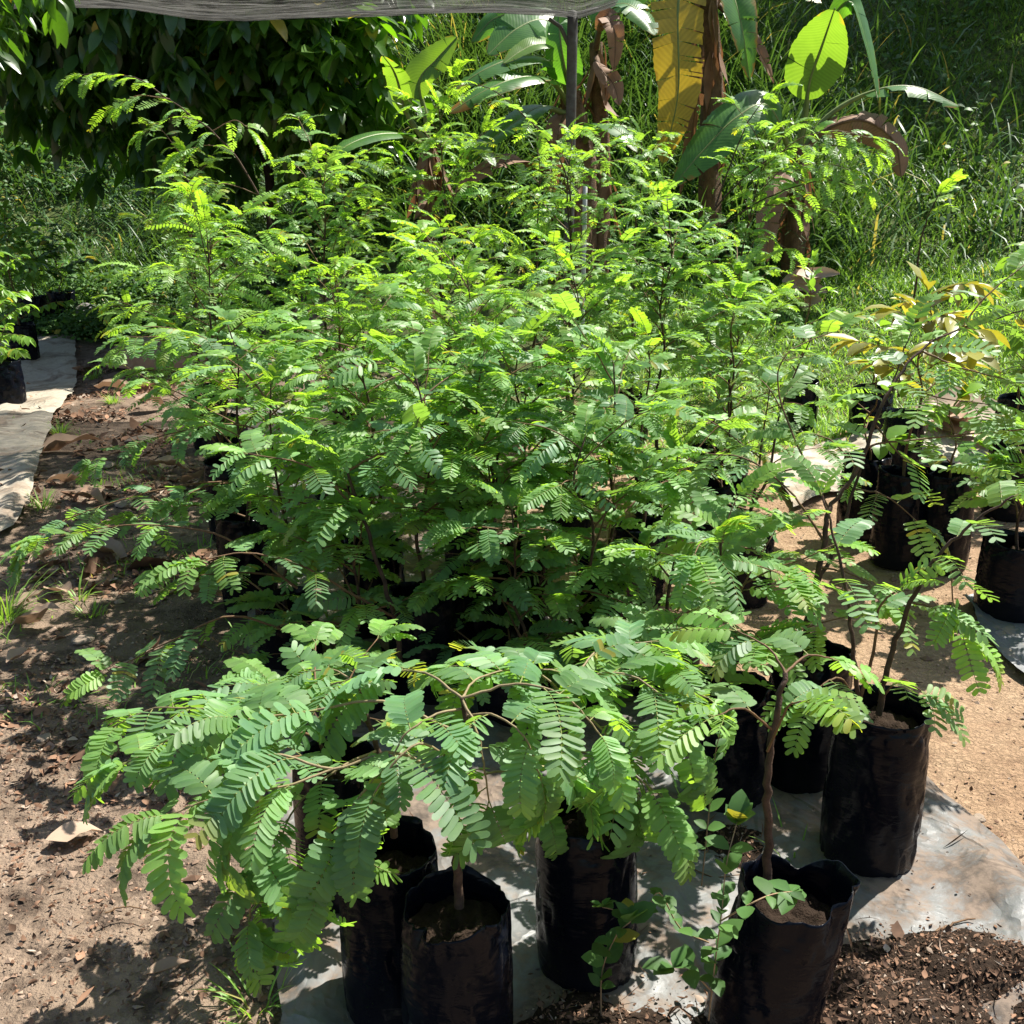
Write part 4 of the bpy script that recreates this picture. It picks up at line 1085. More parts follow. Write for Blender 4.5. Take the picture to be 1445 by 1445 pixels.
banana_leaf(bn, px((822, 200, D3), (850, 175, D3 - .5), (880, 190, D3 - .7), (900, 215, D3 - .8)), .13, (.2, -.6, .8), 'banana', 34, tears=2, pet=.2)
banana_leaf(bn, px((800, 215, D3), (770, 240, D3 - .5), (730, 225, D3 - .8), (680, 240, D3 - 1.), (640, 275, D3 - 1.1)), .13, (-.1, -.5, .9), 'banana_dry', 35, tears=4, pet=.2, label='greyish withered leaf')
# small one on the left
D4 = 8.2
b0 = bpos(600, D4)
bn = thing('banana_plant', 'small banana plant with two bright leaves beside the dark tree', 'banana plant', b0, 'banana plants on the slope')
pseudostem(bn, [b0, at(601, 290, D4), at(604, 230, D4), at(603, 200, D4)], .07, .045, 41)
banana_leaf(bn, px((603, 205, D4), (575, 165, D4 - .05), (566, 130, D4 - .12), (556, 100, D4 - .2), (540, 78, D4 - .32)), .13, (-.5, -.8, -.2), 'banana_bright', 42, tears=5, fold=.3, pet=.34)
banana_leaf(bn, px((603, 205, D4), (600, 165, D4), (592, 115, D4), (615, 85, D4), (645, 52, D4 - .05)), .15, (-.2, -1, .35), 'banana_bright', 43, tears=2, fold=.35, pet=.36)
banana_leaf(bn, px((603, 205, D4), (570, 190, D4 - .3), (530, 190, D4 - .5), (490, 205, D4 - .7), (460, 230, D4 - .8)), .13, (-.1, -.4, 1), 'banana', 44, tears=2, pet=.2)
banana_leaf(bn, px((604, 205, D4), (640, 195, D4 - .3), (675, 205, D4 - .5), (700, 235, D4 - .6)), .12, (.1, -.4, 1), 'banana', 45, tears=2, pet=.2)

# dead leaves of the banana lying on the lawn
def lying_leaf(name, label, cx, cy, D, rx, ry, mat, seed, group=None, tilt=(.1, -.3, 1.), n=3, L=.45, W=.13, lift=.03):
    rng = np.random.default_rng(seed); c = place((at(cx, cy, D)[0], D))
    root = thing(name, label, 'dead leaf', c, group)
    mb = MB()
    for k in range(n):
        a = rng.uniform(0, 2 * PI); p = np.array([math.cos(a), math.sin(a) * .6, 0]) * rx * .4 + np.array([0, 0, lift + .03 * k])
        dr = np.array([math.cos(a + PI), math.sin(a + PI), rng.uniform(.0, .35)])
        V, F, C = blades(p, dr, np.array(tilt) + rng.normal(0, .3, 3), L * rng.uniform(.7, 1.2), W * rng.uniform(.7, 1.2),
                         ([0, .1, .25, .4, .55, .7, .85, 1.], [.15, .6, .9, 1., .95, .8, .5, .1]), curl=rng.normal(.4, .5), fold=rng.normal(.5, .3), C=[[rng.uniform(.4, 1), rng.random(), rng.uniform(0, .8)]])
        V = V + (fbm(V[:, 0] * 9, V[:, 1] * 9, 2, seed)[:, None] - .5) * .06
        mb.add(V, F, C)
    mb.build('blade', M['dry_leaf'], root)
    return root
lying_leaf('dead_banana_leaf', 'crumpled pale brown dead banana leaf lying on the lawn', 1355, 580, 6.0, .8, .3, 'dry', 71, L=.55, W=.10, n=6, lift=.05)
lying_leaf('dead_banana_leaf', 'silvery curled dead leaf below the banana plants', 1140, 355, 8.2, .5, .2, 'dry', 72, L=.40, W=.08, n=7, lift=.12, tilt=(0, -.8, .6))

# ---------------------------------------------------------------- shade cloth and its post
def canopy():
    Dp = 7.6
    top = at(808, 24, Dp)
    root = thing('shade_cloth', 'weathered grey shade netting sagging across the top of the view', 'shade cloth', (top[0], Dp, 0))
    O = np.array(root.location)
    n, m = 160, 20
    xs = np.interp(np.linspace(0, 1, n), [0, 1], [at(-420, 10, Dp)[0], at(868, 5, Dp)[0]])
    # edge height as seen: (photo x, photo y)
    ex = [-420, 0, 180, 280, 350, 480, 600, 700, 790, 815, 868]; ey = [2, 11, 13, 27, 31, 24, 20, 19, 22, 26, 9]
    pxs = np.interp(xs, [at(-420, 10, Dp)[0], at(868, 5, Dp)[0]], [-420, 868])
    ze = np.array([at(p, q, Dp)[2] for p, q in zip(pxs, np.interp(pxs, ex, ey))])
    V = np.zeros((n, m, 3)); v = np.linspace(0, 1, m)
    for j in range(m):
        V[:, j, 0] = xs - .05 * v[j]
        V[:, j, 1] = Dp - 1.5 * v[j] + .04 * np.sin(xs * 5)
        V[:, j, 2] = ze + .10 * v[j] - .05 * math.sin(PI * v[j]) + .05 * (fbm(xs * 1.6, xs * 0 + v[j] * 3, 3, 7) - .5) * min(1, 4 * v[j])
    # a folded hem hanging down along the edge
    hem = V[:, :1].copy(); hem[..., 1] += .03; hem[..., 2] += .045
    V = np.concatenate([hem, V], 1); m += 1
    i = np.arange(n - 1)[:, None] * m + np.arange(m - 1)[None]
    F = np.stack([i, i + 1, i + m + 1, i + m], -1).reshape(-1, 4)
    mb = MB(); mb.add(V.reshape(-1, 3) - O, F); mb.build('netting', M['cloth'], root)
    rb = MB(); path = np.stack([xs[::4], np.full(len(xs[::4]), Dp - .01), ze[::4] + .02], 1) - O
    tube_into(rb, path, .011, 6); rb.build('edge_wire', M['steel'], root)
    p2 = place((top[0], Dp))
    pr = thing('metal_post', 'dark grey metal post holding up the shade netting', 'post', p2)
    pm = MB(); h = top[2] - p2[2]
    tube_into(pm, np.array([[0, 0, z] for z in np.linspace(-.15, h + .03, 12)]), .036, 14); pm.build('shaft', M['steel'], pr)
    bk = MB(); tube_into(bk, np.array([[-.16, 0, h - .01], [-.08, 0, h - .06], [-.01, 0, h - .2]]), .014, 8); bk.build('brace', M['steel'], pr)
    p3 = place((top[0] + .11, Dp + .02)); pv = MB()
    tube_into(pv, np.array([[0, 0, z] for z in np.linspace(-.1, 1.2, 8)]), .017, 12)
    o = pv.build('water_pipe', M['pvc']); o.location = p3; tag(o, 'pale upright water pipe beside the metal post', 'pipe')
canopy()

# ---------------------------------------------------------------- big trees with hanging leaves
def leaf_tree(label, trunk, crown_c, crown_r, nros, seed, leafL=.2, W=.042, young=.25, per=9, hang=.75, gap=.35, tr=.11, name='tree', limbs=7, floor=None):
    rng = np.random.default_rng(seed)
    base = np.asarray(trunk[0]); root = thing(name, label, 'tree', base)
    c = np.asarray(crown_c) - base; r = np.asarray(crown_r)
    P = []
    while len(P) < nros:
        q = rng.normal(0, 1, (nros * 4, 3)); q = nrm(q) * (rng.random((len(q), 1)) ** .45)
        p = q * r + c
        wp = p + base
        g = fbm(wp[:, 0] * 1.1 + wp[:, 1] * .7 + seed, wp[:, 2] * 1.3 + wp[:, 1] * .5, 3, seed)
        ok = g > gap
        if floor is not None: ok &= wp[:, 2] > floor(wp[:, 0])
        P += list(p[ok])
    P = np.array(P[:nros])
    out = nrm((P - c) / r)
    # limbs
    ms = MB(); Q = smooth_path([np.asarray(t) - base for t in trunk], 6)
    tube_into(ms, Q, np.linspace(tr, tr * .55, len(Q)), 12)
    top = Q[-1]
    tg = P[rng.choice(len(P), min(limbs * 6, len(P)), replace=False)]
    for k in range(limbs):
        e = tg[k]; mid = (top + e) / 2 + np.array([0, 0, .25])
        tube_into(ms, smooth_path([Q[int(len(Q) * rng.uniform(.55, .98)) - 1], mid, e], 6), np.linspace(tr * .4, .012, 13), 7)
        for j in range(5):
            e2 = tg[limbs + (k * 5 + j) % max(1, len(tg) - limbs)]
            if np.linalg.norm(e2 - mid) < 1.8:
                tube_into(ms, smooth_path([mid, (mid + e2) / 2 + np.array([0, 0, .08]), e2], 4), np.linspace(.018, .006, 9), 5)
    ms.build('trunk', M['dark_bark'], root)
    n = len(P)
    pp = np.repeat(P, per, 0) + rng.normal(0, .05, (n * per, 3)); a = rng.uniform(0, 2 * PI, n * per)
    A = np.stack([np.cos(a), np.sin(a), -hang + rng.normal(0, .35, n * per)], 1) + np.repeat(out, per, 0) * .4
    Nn = np.stack([np.cos(a) * .5, np.sin(a) * .5, np.full(n * per, .9)], 1) + rng.normal(0, .3, (n * per, 3))
    L = leafL * rng.uniform(.45, 1.25, n * per)
    C = np.stack([np.clip(young + rng.normal(0, .2, n * per) + .5 * (rng.random(n * per) < .1), 0, 1), rng.random(n * per), (rng.random(n * per) < .008) * 1.], 1)
    V, F, C = blades(pp, A, Nn, L, L * W / leafL, ELLIP, curl=rng.normal(.5, .3, n * per), fold=rng.normal(.28, .12, n * per), C=C)
    mf = MB(); mf.add(V, F, C); mf.build('crown', M['tree_leaf'], root)
    return root
t0 = bpos(310, 11.9)
leaf_tree('dark leafed tree with hanging leaves beyond the path', [t0, at(300, 240, 11.9), at(270, 150, 11.7), at(215, 60, 11.3), at(190, -60, 10.9)], (-3.2, 10.3, 3.3), (2.45, 1.5, 2.35), 1500, 81, leafL=.27, W=.055, tr=.045, gap=.40,
          floor=lambda x: 1.55 + .3 * np.sin(x * 2.6) + .3 * np.sin(x * 5.3 + 1))
t0 = bpos(372, 10.0)
leaf_tree('smaller tree with brown twin trunk between dark tree and bananas', [t0, at(380, 250, 10.0), at(352, 160, 10.1), at(372, 20, 10.0)], (-1.85, 9.8, 2.6), (.95, .8, 1.15), 260, 82, leafL=.26, W=.055, young=.9, gap=.40, tr=.05, limbs=8, hang=.5)
t0 = place((-4.3, 5.6))
leaf_tree('near tree hanging dark leaves in from the left frame edge', [t0, (-4.2, 5.6, 1.4), (-3.9, 5.6, 2.3), (-3.4, 5.6, 3.0)], (-3.1, 5.6, 2.75), (.95, .7, .95), 230, 83, leafL=.165, W=.034, gap=.3, hang=1.1)
# unseen tree added high on the slope to shade the upper right bank
t0 = place((9.4, 17.0))
leaf_tree('unseen tree added on top of the right hand bank to cast shade', [t0, t0 + np.array([-.1, 0, 2.2]), t0 + np.array([-.3, -.2, 4.0])], t0 + np.array([-.6, -.1, 5.8]), (2.6, 1.8, 1.8), 420, 84, leafL=.34, W=.10, per=9, tr=.2)

# ---------------------------------------------------------------- grass and undergrowth
def blades_field(name, n, xr, yr, L, W, mat, seed, dens, lean=.5, curl=(.4, 1.6), young=.4, prof=GRASS, clump=0, yel=.03, kind='stuff', up=1.0):
    rng = np.random.default_rng(seed)
    x = rng.uniform(*xr, n * 3); y = rng.uniform(*yr, n * 3)
    k = rng.random(n * 3) < dens(x, y); x = x[k][:n]; y = y[k][:n]
    if clump:
        x = np.repeat(x, clump)[:n * 2]; y = np.repeat(y, clump)[:n * 2]; x = x + rng.normal(0, .05, len(x)); y = y + rng.normal(0, .05, len(y))
    n = len(x); a = rng.uniform(0, 2 * PI, n)
    P = np.stack([x, y, ground_h(x, y) - .01], 1)
    ln = lean * rng.uniform(.2, 1.3, n)
    A = np.stack([np.cos(a) * ln, np.sin(a) * ln, np.full(n, up)], 1)
    Nn = -np.stack([np.cos(a), np.sin(a), -ln], 1) * -1.0
    Nn = np.stack([-np.cos(a), -np.sin(a), ln], 1)
    patch = fbm(x * .8, y * .8, 3, seed)
    Ls = L * rng.uniform(.5, 1.25, n) * (.6 + .8 * patch)
    C = np.stack([np.clip(young + (patch - .5) * .8 + rng.normal(0, .15, n), 0, 1), rng.random(n), (rng.random(n) < yel) * .9], 1)
    V, F, C = blades(P, A, Nn, Ls, W * rng.uniform(.6, 1.2, n), prof, curl=rng.uniform(*curl, n), fold=.25, mid=False, C=C)
    mb = MB(); mb.add(V, F, C)
    return tag(mb.build(name, M[mat]), kind=kind)
def y0(x): return 10.8 - 4.2 * sstep(-3.4, -.2, x)
def d_lawn(x, y):
    e = fbm(x * 1.2, y * 1.2, 3, 3) - .5
    d = sstep(5.35, 6.1, y + e * .8 - .15 * (x - 2)) * sstep(.55, 1.2, x + e * .5 + .2 * (y - 6)) 
    return np.clip(d * (.55 + .9 * (fbm(x * 2.3, y * 2.3, 3, 13))), 0, 1)
blades_field('lawn_grass', 52000, (.6, 5.6), (5.3, 9.2), .10, .0048, 'lawn', 201, d_lawn, lean=.9, young=.5, prof=GRASS3, curl=(.3, 1.4))
blades_field('bank_grass', 60000, (1.4, 9.5), (8.4, 15.5), .15, .008, 'bank_grass', 202, lambda x, y: .35 + .65 * sstep(.35, .6, fbm(x, y, 3, 4)), lean=1.0, young=.45, prof=GRASS3)
def d_tall(x, y):
    g = fbm(x * .7, y * .7, 3, 8)
    return sstep(y0(x) + 2.0, y0(x) + 3.2, y) * sstep(.25, .55, g + .25 * (x < 2.6)) * (1 - .9 * sstep(2.2, 3.6, x))
blades_field('tall_grass', 15000, (-4.2, 5.0), (8.2, 13.5), .85, .011, 'grass', 203, d_tall, lean=.38, curl=(.6, 2.2), young=.35)
blades_field('tall_grass', 260, (3.2, 8.5), (11, 15), .62, .012, 'grass', 204, lambda x, y: .5 + 0 * x, lean=.4, curl=(.8, 2.2), young=.45, clump=4)
def d_left(x, y): return sstep(10.2, 10.9, y) * (x < -1.2)
blades_field('tall_grass', 3500, (-7, -1.2), (10.2, 12.5), .42, .009, 'grass', 205, d_left, lean=.45, young=.5, curl=(.5, 1.8))

def undergrowth(name, n, xr, yr, zr, leafL, mat, seed, dens, young=.4):
    rng = np.random.default_rng(seed)
    x = rng.uniform(*xr, n * 3); y = rng.uniform(*yr, n * 3); k = rng.random(n * 3) < dens(x, y); x = x[k][:n]; y = y[k][:n]; n = len(x)
    hh = fbm(x * 1.5, y * 1.5, 3, seed + 2)
    z = ground_h(x, y) + zr * hh * rng.random(n) ** .7
    a = rng.uniform(0, 2 * PI, n)
    A = np.stack([np.cos(a), np.sin(a), rng.normal(.1, .4, n)], 1); Nn = np.stack([0 * a, 0 * a - .3, 1 + 0 * a], 1) + rng.normal(0, .5, (n, 3))
    L = leafL * rng.uniform(.5, 1.3, n)
    C = np.stack([np.clip(young + rng.normal(0, .2, n), 0, 1), rng.random(n), (rng.random(n) < .02) * .8], 1)
    V, F, C = blades(np.stack([x, y, z], 1), A, Nn, L, L * .3, LANCE, curl=rng.normal(.5, .4, n), fold=.2, mid=False, C=C)
    mb = MB(); mb.add(V, F, C)
    return tag(mb.build(name, M[mat]), kind='stuff')
undergrowth('undergrowth', 16000, (-8, -.8), (10.6, 15), .55, .055, 'weed_leaf', 301, lambda x, y: .1 + .9 * sstep(.45, .6, fbm(x, y, 3, 6)), young=.25)
blades_field('tall_grass', 8000, (-8.5, -.8), (11.2, 16), .55, .010, 'grass', 206, lambda x, y: .25 + .75 * sstep(.4, .6, fbm(x * .9, y * .9, 3, 16)), lean=.5, curl=(.6, 2.2), young=.3)
undergrowth('undergrowth', 22000, (-14, -.8), (14.5, 24), .9, .14, 'weed_leaf', 304, lambda x, y: .6 + 0 * x)
undergrowth('undergrowth', 24000, (-3.0, 8.5), (9.5, 15), .6, .085, 'weed_leaf', 302, lambda x, y: .6 * sstep(.4, .6, fbm(x * .8, y * .8, 3, 7)) * (1 - .85 * sstep(2.2, 3.4, x) * (1 - sstep(13, 14.5, y))))
undergrowth('ground_cover', 14000, (-5.4, -2.2), (10.0, 11.8), .62, .06, 'weed_leaf', 303, lambda x, y: sstep(9.9, 10.5, y + .4 * fbm(x * 2, y * 2, 2, 3)), young=.65)

def litter(name, n, region, size, seed, dens, pale=.4, lift=.006, hfun=None, thin=False):
    rng = np.random.default_rng(seed)
    (xa, xb), (ya, yb) = region
    x = rng.uniform(xa, xb, n * 4); y = rng.uniform(ya, yb, n * 4); k = rng.random(n * 4) < dens(x, y); x = x[k][:n]; y = y[k][:n]; n = len(x)
    a = rng.uniform(0, 2 * PI, n)
    h = ground_h(x, y) if hfun is None else hfun(x, y)
    P = np.stack([x, y, h + lift], 1)
    A = np.stack([np.cos(a), np.sin(a), rng.normal(.05, .25, n)], 1); Nn = np.stack([0 * a, 0 * a, 1 + 0 * a], 1) + rng.normal(0, .45, (n, 3))
    L = size * rng.lognormal(0, .5, n)
    C = np.stack([np.clip(rng.normal(pale, .3, n), 0, 1), rng.random(n), (rng.random(n) < .10) * rng.uniform(.4, 1, n)], 1)
    V, F, C = blades(P, A, Nn, L, L * rng.uniform(.12, .4, n) * (.15 if thin else 1), LANCE, curl=rng.normal(0, 1.0, n), fold=rng.normal(.2, .4, n), mid=True, C=C)
    mb = MB(); mb.add(V, F, C)
    return tag(mb.build(name, M['litter']), kind='stuff')
def d_path(x, y):
    le = -.36 - .30 * (y - 1.5)
    return np.clip(sstep(.42, .62, fbm(x * 1.8, y * 1.8, 3, 31)) + .08, 0, 1) * (x < le + .1) * (x > -1.6 - .36 * y)
litter('leaf_litter', 2600, ((-4.2, -.6), (3.6, 10)), .040, 707, d_path, pale=.5)
blades_field('path_grass', 5200, (-3.6, -.6), (2.6, 9.5), .075, .0032, 'lawn', 207, lambda x, y: sstep(.56, .68, fbm(x * 1.5, y * 1.5, 3, 61)) * (x < -.42 - .30 * (y - 1.5)) * (x > -1.5 - .36 * y), lean=.8, young=.45, prof=GRASS3)
# tufts of grass on the path and weeds at the front
def tuft(label, cx, cy, n, L, seed, name='grass_tuft', mat='lawn', spread=.05, group='grass tufts on the path'):
    rng = np.random.default_rng(seed); loc = place(gp(cx, cy)[:2])
    a = rng.uniform(0, 2 * PI, n); ln = rng.uniform(.1, .9, n)
    P = np.stack([np.cos(a) * spread * rng.random(n), np.sin(a) * spread * rng.random(n), 0 * a - .01], 1)
    A = np.stack([np.cos(a) * ln, np.sin(a) * ln, 1 + 0 * a], 1); Nn = np.stack([-np.cos(a), -np.sin(a), ln], 1)
    C = np.stack([np.clip(rng.normal(.5, .2, n), 0, 1), rng.random(n), (rng.random(n) < .08) * .9], 1)
    V, F, C = blades(P, A, Nn, L * rng.uniform(.4, 1.2, n), .0026, GRASS, curl=rng.uniform(.3, 1.6, n), fold=.2, mid=False, C=C)
    mb = MB(); mb.add(V, F, C); o = mb.build(name, M[mat]); o.location = loc
    tag(o, label, 'grass tuft', group)
for i, (lab, x, y, n, L) in enumerate([
    ('tall grass tuft at the left frame edge', 8, 880, 60, .22), ('small grass tuft beside the curled brown leaf', 130, 870, 40, .09),
    ('grass tuft below the overhanging left branch', 247, 835, 60, .08), ('grass tuft in the middle of the far path', 160, 570, 70, .10),
    ('grass tuft at the edge of the pale sheet', 85, 610, 70, .11), ('spreading grass tuft beside the clump at far left', 290, 590, 90, .14),
    ('grass tuft at the foot of the grey sheet in front', 360, 1420, 40, .12), ('thin grass tuft right of the curled brown leaf', 110, 850, 26, .12),
    ('low grass tuft in front of the clay slab', 225, 560, 50, .08), ('grass tuft against the near end of the pale sheet', 60, 720, 60, .10), ('grass tuft on the far path beside the clay slab', 130, 515, 60, .12),
    ('grass tuft by the sheet behind the upright bag', 1020, 770, 60, .10), ('upright grass shoots beside the crumpled front bag', 1120, 1215, 14, .14)]):
    tuft(lab, x, y, n, L, 400 + i)

def weed(label, pts, seed, leafL=.04, W=.013, spacing=.03, mat='weed_leaf', r=.0016, young=.35, hang=.0, stemmat='pale_twig', extra=()):
    rng = np.random.default_rng(seed); loc = np.asarray(pts[0]).copy(); loc[2] = float(ground_h(loc[0], loc[1]))
    root = thing('weed_plant', label, 'weed', loc, 'weeds among the front bags')
    paths = [smooth_path([np.asarray(p) - loc for p in q], 6) for q in (pts, *extra)]
    ms = MB()
    for Q in paths: tube_into(ms, Q, np.linspace(r, r * .5, len(Q)), 6)
    ms.build('stem', M[stemmat], root)
    P, D, U, rk = leaves_on(paths, rng, spacing, start=.25, out=1.0, lift=.2, jit=.25)
    D2 = D * np.array([-1, -1, 1]); PP = np.concatenate([P, P]); DD = np.concatenate([D, D2]); UU = np.concatenate([U, U])
    n = len(PP); L = leafL * rng.uniform(.6, 1.2, n)
    C = np.stack([np.clip(rng.normal(young, .15, n), 0, 1), rng.random(n), (rng.random(n) < .015) * .5], 1)
    V, F, C = blades(PP, DD, UU, L, L * W / leafL, ELLIP, curl=rng.normal(.4, .3, n), fold=rng.normal(.25, .1, n), C=C)
    mf = MB(); mf.add(V, F, C); mf.build('foliage', M[mat], root)
weed('weed with opposite oval leaves between the two front bags', px((848, 1440, 1.50), (850, 1370, 1.47), (870, 1320, 1.44), (890, 1300, 1.42)), 501, leafL=.045, W=.016, spacing=.035)
weed('weed with lance shaped leaves leaning on the crumpled front right bag', px((1000, 1440, 1.42), (1010, 1350, 1.38), (1018, 1290, 1.37), (1025, 1220, 1.37), (1040, 1160, 1.40)), 502, leafL=.044, W=.015, spacing=.034,
     extra=(px((1016, 1300, 1.37), (1060, 1275, 1.34), (1090, 1262, 1.36), (1118, 1258, 1.4)), px((1005, 1400, 1.40), (975, 1370, 1.36), (950, 1365, 1.34))))
weed('trailing weed with small leaves beside the tilted black bag', px((1000, 1330, 1.58), (960, 1310, 1.52), (930, 1260, 1.50), (905, 1290, 1.46), (850, 1280, 1.44)), 503, leafL=.03, W=.011, spacing=.03)
weed('thin climbing weed beside the short front right stem', px((990, 1250, 1.75), (1000, 1150, 1.72), (1010, 1060, 1.70), (1022, 1020, 1.68)), 504, leafL=.035, W=.013, spacing=.04)

# ---------------------------------------------------------------- dry leaves, litter, soil
def dead_leaf(label, cx, cy, L, W, seed, pale=.5, rz=None, name='dry_leaf', group='dry leaves on the path', curl=None):
    rng = np.random.default_rng(seed); loc = place(gp(cx, cy)[:2])
    a = rng.uniform(0, 2 * PI) if rz is None else rz
    A = np.array([[math.cos(a), math.sin(a), .12]]); p = -A * L * .5; p[0, 2] = .012
    pr = (np.linspace(0, 1, 10), [.05, .45, .75, .95, 1., .95, .82, .6, .32, .04])
    V, F, C = blades(p, A, [[0, 0, 1]], L, W, pr, curl=rng.normal(.1, .5) if curl is None else curl, fold=rng.uniform(.35, 1.0), C=[[pale, rng.random(), rng.uniform(0, .4)]])
    V[:, 2] += (fbm(V[:, 0] * 25 + seed, V[:, 1] * 25, 2, seed % 50) - .5) * W * .8
    V[:, 2] += .010 - min(0, V[:, 2].min())
    mb = MB(); mb.add(V, F, C); o = mb.build(name, M['dry_leaf']); o.location = loc
    return tag(o, label, 'dry leaf', group)
DL = [('curled orange brown dry leaf on the path', 86, 850, .13, .04, .15, -.4), ('pale tan dry leaf lying under the left front leaves', 108, 1190, .12, .032, .75, .5),
      ('rolled dry leaf lying left of the overhanging branch', 62, 795, .15, .03, .5, 1.2), ('wide flat pinkish dry leaf on the near left path', 55, 890, .17, .05, .7, .3),
      ('pale grey dry leaf nearest the left frame edge', 45, 868, .13, .04, .9, .2), ('long dry leaf in the shade beside the sheet', 285, 858, .20, .035, .35, .3),
      ('broad grey brown dry leaf in the middle of the path', 150, 790, .22, .06, .5, -.4), ('large folded dry leaf beside the grass at far left', 100, 635, .36, .08, .6, .4),
      ('pale dry leaf near the pale sheet', 95, 690, .2, .05, .85, .1), ('russet dry leaf under the left branch', 125, 715, .18, .05, .1, -.2),
      ('dry leaf in front of the grass tuft', 215, 580, .22, .06, .8, .7), ('bleached dry leaf below the clay slab', 165, 552, .3, .06, .9, .2),
      ('dark dry leaf below the clay slab', 205, 545, .25, .05, .3, 1.), ('tan dry leaf in the middle distance of the path', 240, 665, .22, .05, .6, .2),
      ('dry leaf close to the left edge of the clump', 275, 690, .2, .05, .7, -.5), ('dry leaf at the far end of the path', 205, 460, .4, .08, .5, .1),
      ('brown dry leaf past the stone', 165, 455, .35, .07, .3, .8), ('small dry leaf on the shaded near path', 30, 935, .10, .03, .45, 1.1),
      ('dry leaf fragment at the bottom of the path', 240, 1380, .09, .02, .35, .3), ('dry leaf beside the foot of the grey sheet', 330, 1290, .11, .03, .4, .9),
      ('small brown dry leaf on the front right soil heap', 1225, 1420, .05, .014, .2, .4), ('red brown dry leaf on the sheet near the upright bag', 1110, 1160, .05, .014, .15, 1.),
      ('crisp dry leaf on the grey sheet in front', 800, 1420, .06, .016, .3, .2), ('reddish dry leaf right of the soil heap', 1410, 1330, .045, .013, .2, 2.)]
for i, (lab, x, y, L, W, pale, rz) in enumerate(DL): dead_leaf(lab, x, y, L * 1.05, W * 1.15, 600 + i, pale, rz)

litter('leaf_litter', 12000, ((-4.2, -.2), (2.2, 10)), .022, 701, d_path, pale=.5)
litter('leaf_litter', 3200, ((-1.4, -.3), (1.2, 3.5)), .009, 706, d_path, pale=.25)
litter('leaf_litter', 2600, ((.2, 3.2), (1.9, 6)), .009, 702, lambda x, y: .25 + .75 * sstep(.5, .65, fbm(x * 3, y * 3, 3, 5)), pale=.5)

# soil and mulch heaped on the sheet at the lower right
HEAPS = [(.62, 1.50, .24, .16, .055), (.86, 1.62, .20, .10, .035), (1.0, 1.47, .12, .10, .04), (.12, 1.42, .16, .14, .03), (.52, 2.02, .10, .07, .02)]
def heap_h(x, y):
    h = -.03 + 0 * x
    for cx, cy, rx, ry, hh in HEAPS:
        h = h + (hh + .03) * np.exp(-(((x - cx) / rx) ** 2 + ((y - cy) / ry) ** 2)) * (.6 + .9 * fbm(x * 14, y * 14, 3, 44))
    return h
LABH = ['dark mulch heap in front of the upright bag', 'thin spread of mulch right of the dark heap', 'small mulch pile at the lower right corner', 'scattered mulch between the two front bags', 'small mulch patch beside the half hidden bag']
for k, (cx, cy, rx, ry, hh) in enumerate(HEAPS):
    n = 46
    X, Y = np.meshgrid(np.linspace(-1.7, 1.7, n), np.linspace(-1.7, 1.7, n))
    x = cx + X * rx; y = cy + Y * ry
    g = np.exp(-(X ** 2 + Y ** 2)) * (.5 + 1.0 * fbm(x * 14, y * 14, 4, 44 + k))
    z = ground_h(x, y) + .018 + hh * g * 1.4 - .045 * (1 - np.clip(g * 3.2, 0, 1)) + (fbm(x * 60, y * 60, 2, 3) - .5) * .014
    V = np.stack([x, y, z], -1).reshape(-1, 3); i = np.arange(n - 1)[:, None] * n + np.arange(n - 1)[None]
    F = np.stack([i, i + 1, i + n + 1, i + n], -1).reshape(-1, 4); mb = MB(); mb.add(V - np.array([cx, cy, 0]), F)
    o = mb.build('mulch_heap', M['soil']); o.location = (cx, cy, 0); tag(o, LABH[k], 'mulch heap', 'mulch spilled on the grey sheet')
def hm(x, y):
    z = ground_h(x, y) + .03
    for k, (cx, cy, rx, ry, hh) in enumerate(HEAPS):
        X = (x - cx) / rx; Y = (y - cy) / ry
        g = np.exp(-(X ** 2 + Y ** 2)) * (.5 + 1.0 * fbm(x * 14, y * 14, 4, 44 + k))
        z = np.maximum(z, ground_h(x, y) + .02 + hh * g * 1.4)
    return z
def dm(x, y):
    g = 0 * x
    for cx, cy, rx, ry, hh in HEAPS: g = g + np.exp(-((x - cx) / rx) ** 2 - ((y - cy) / ry) ** 2)
    return np.clip(g * 1.2 - .12, 0, 1) + .02
litter('mulch_chips', 9000, ((-.35, 1.25), (1.25, 2.4)), .0065, 703, dm, pale=.25, hfun=hm, lift=.003)
litter('mulch_twigs', 900, ((-.35, 1.25), (1.25, 2.4)), .022, 704, dm, pale=.3, hfun=hm, lift=.005, thin=True)

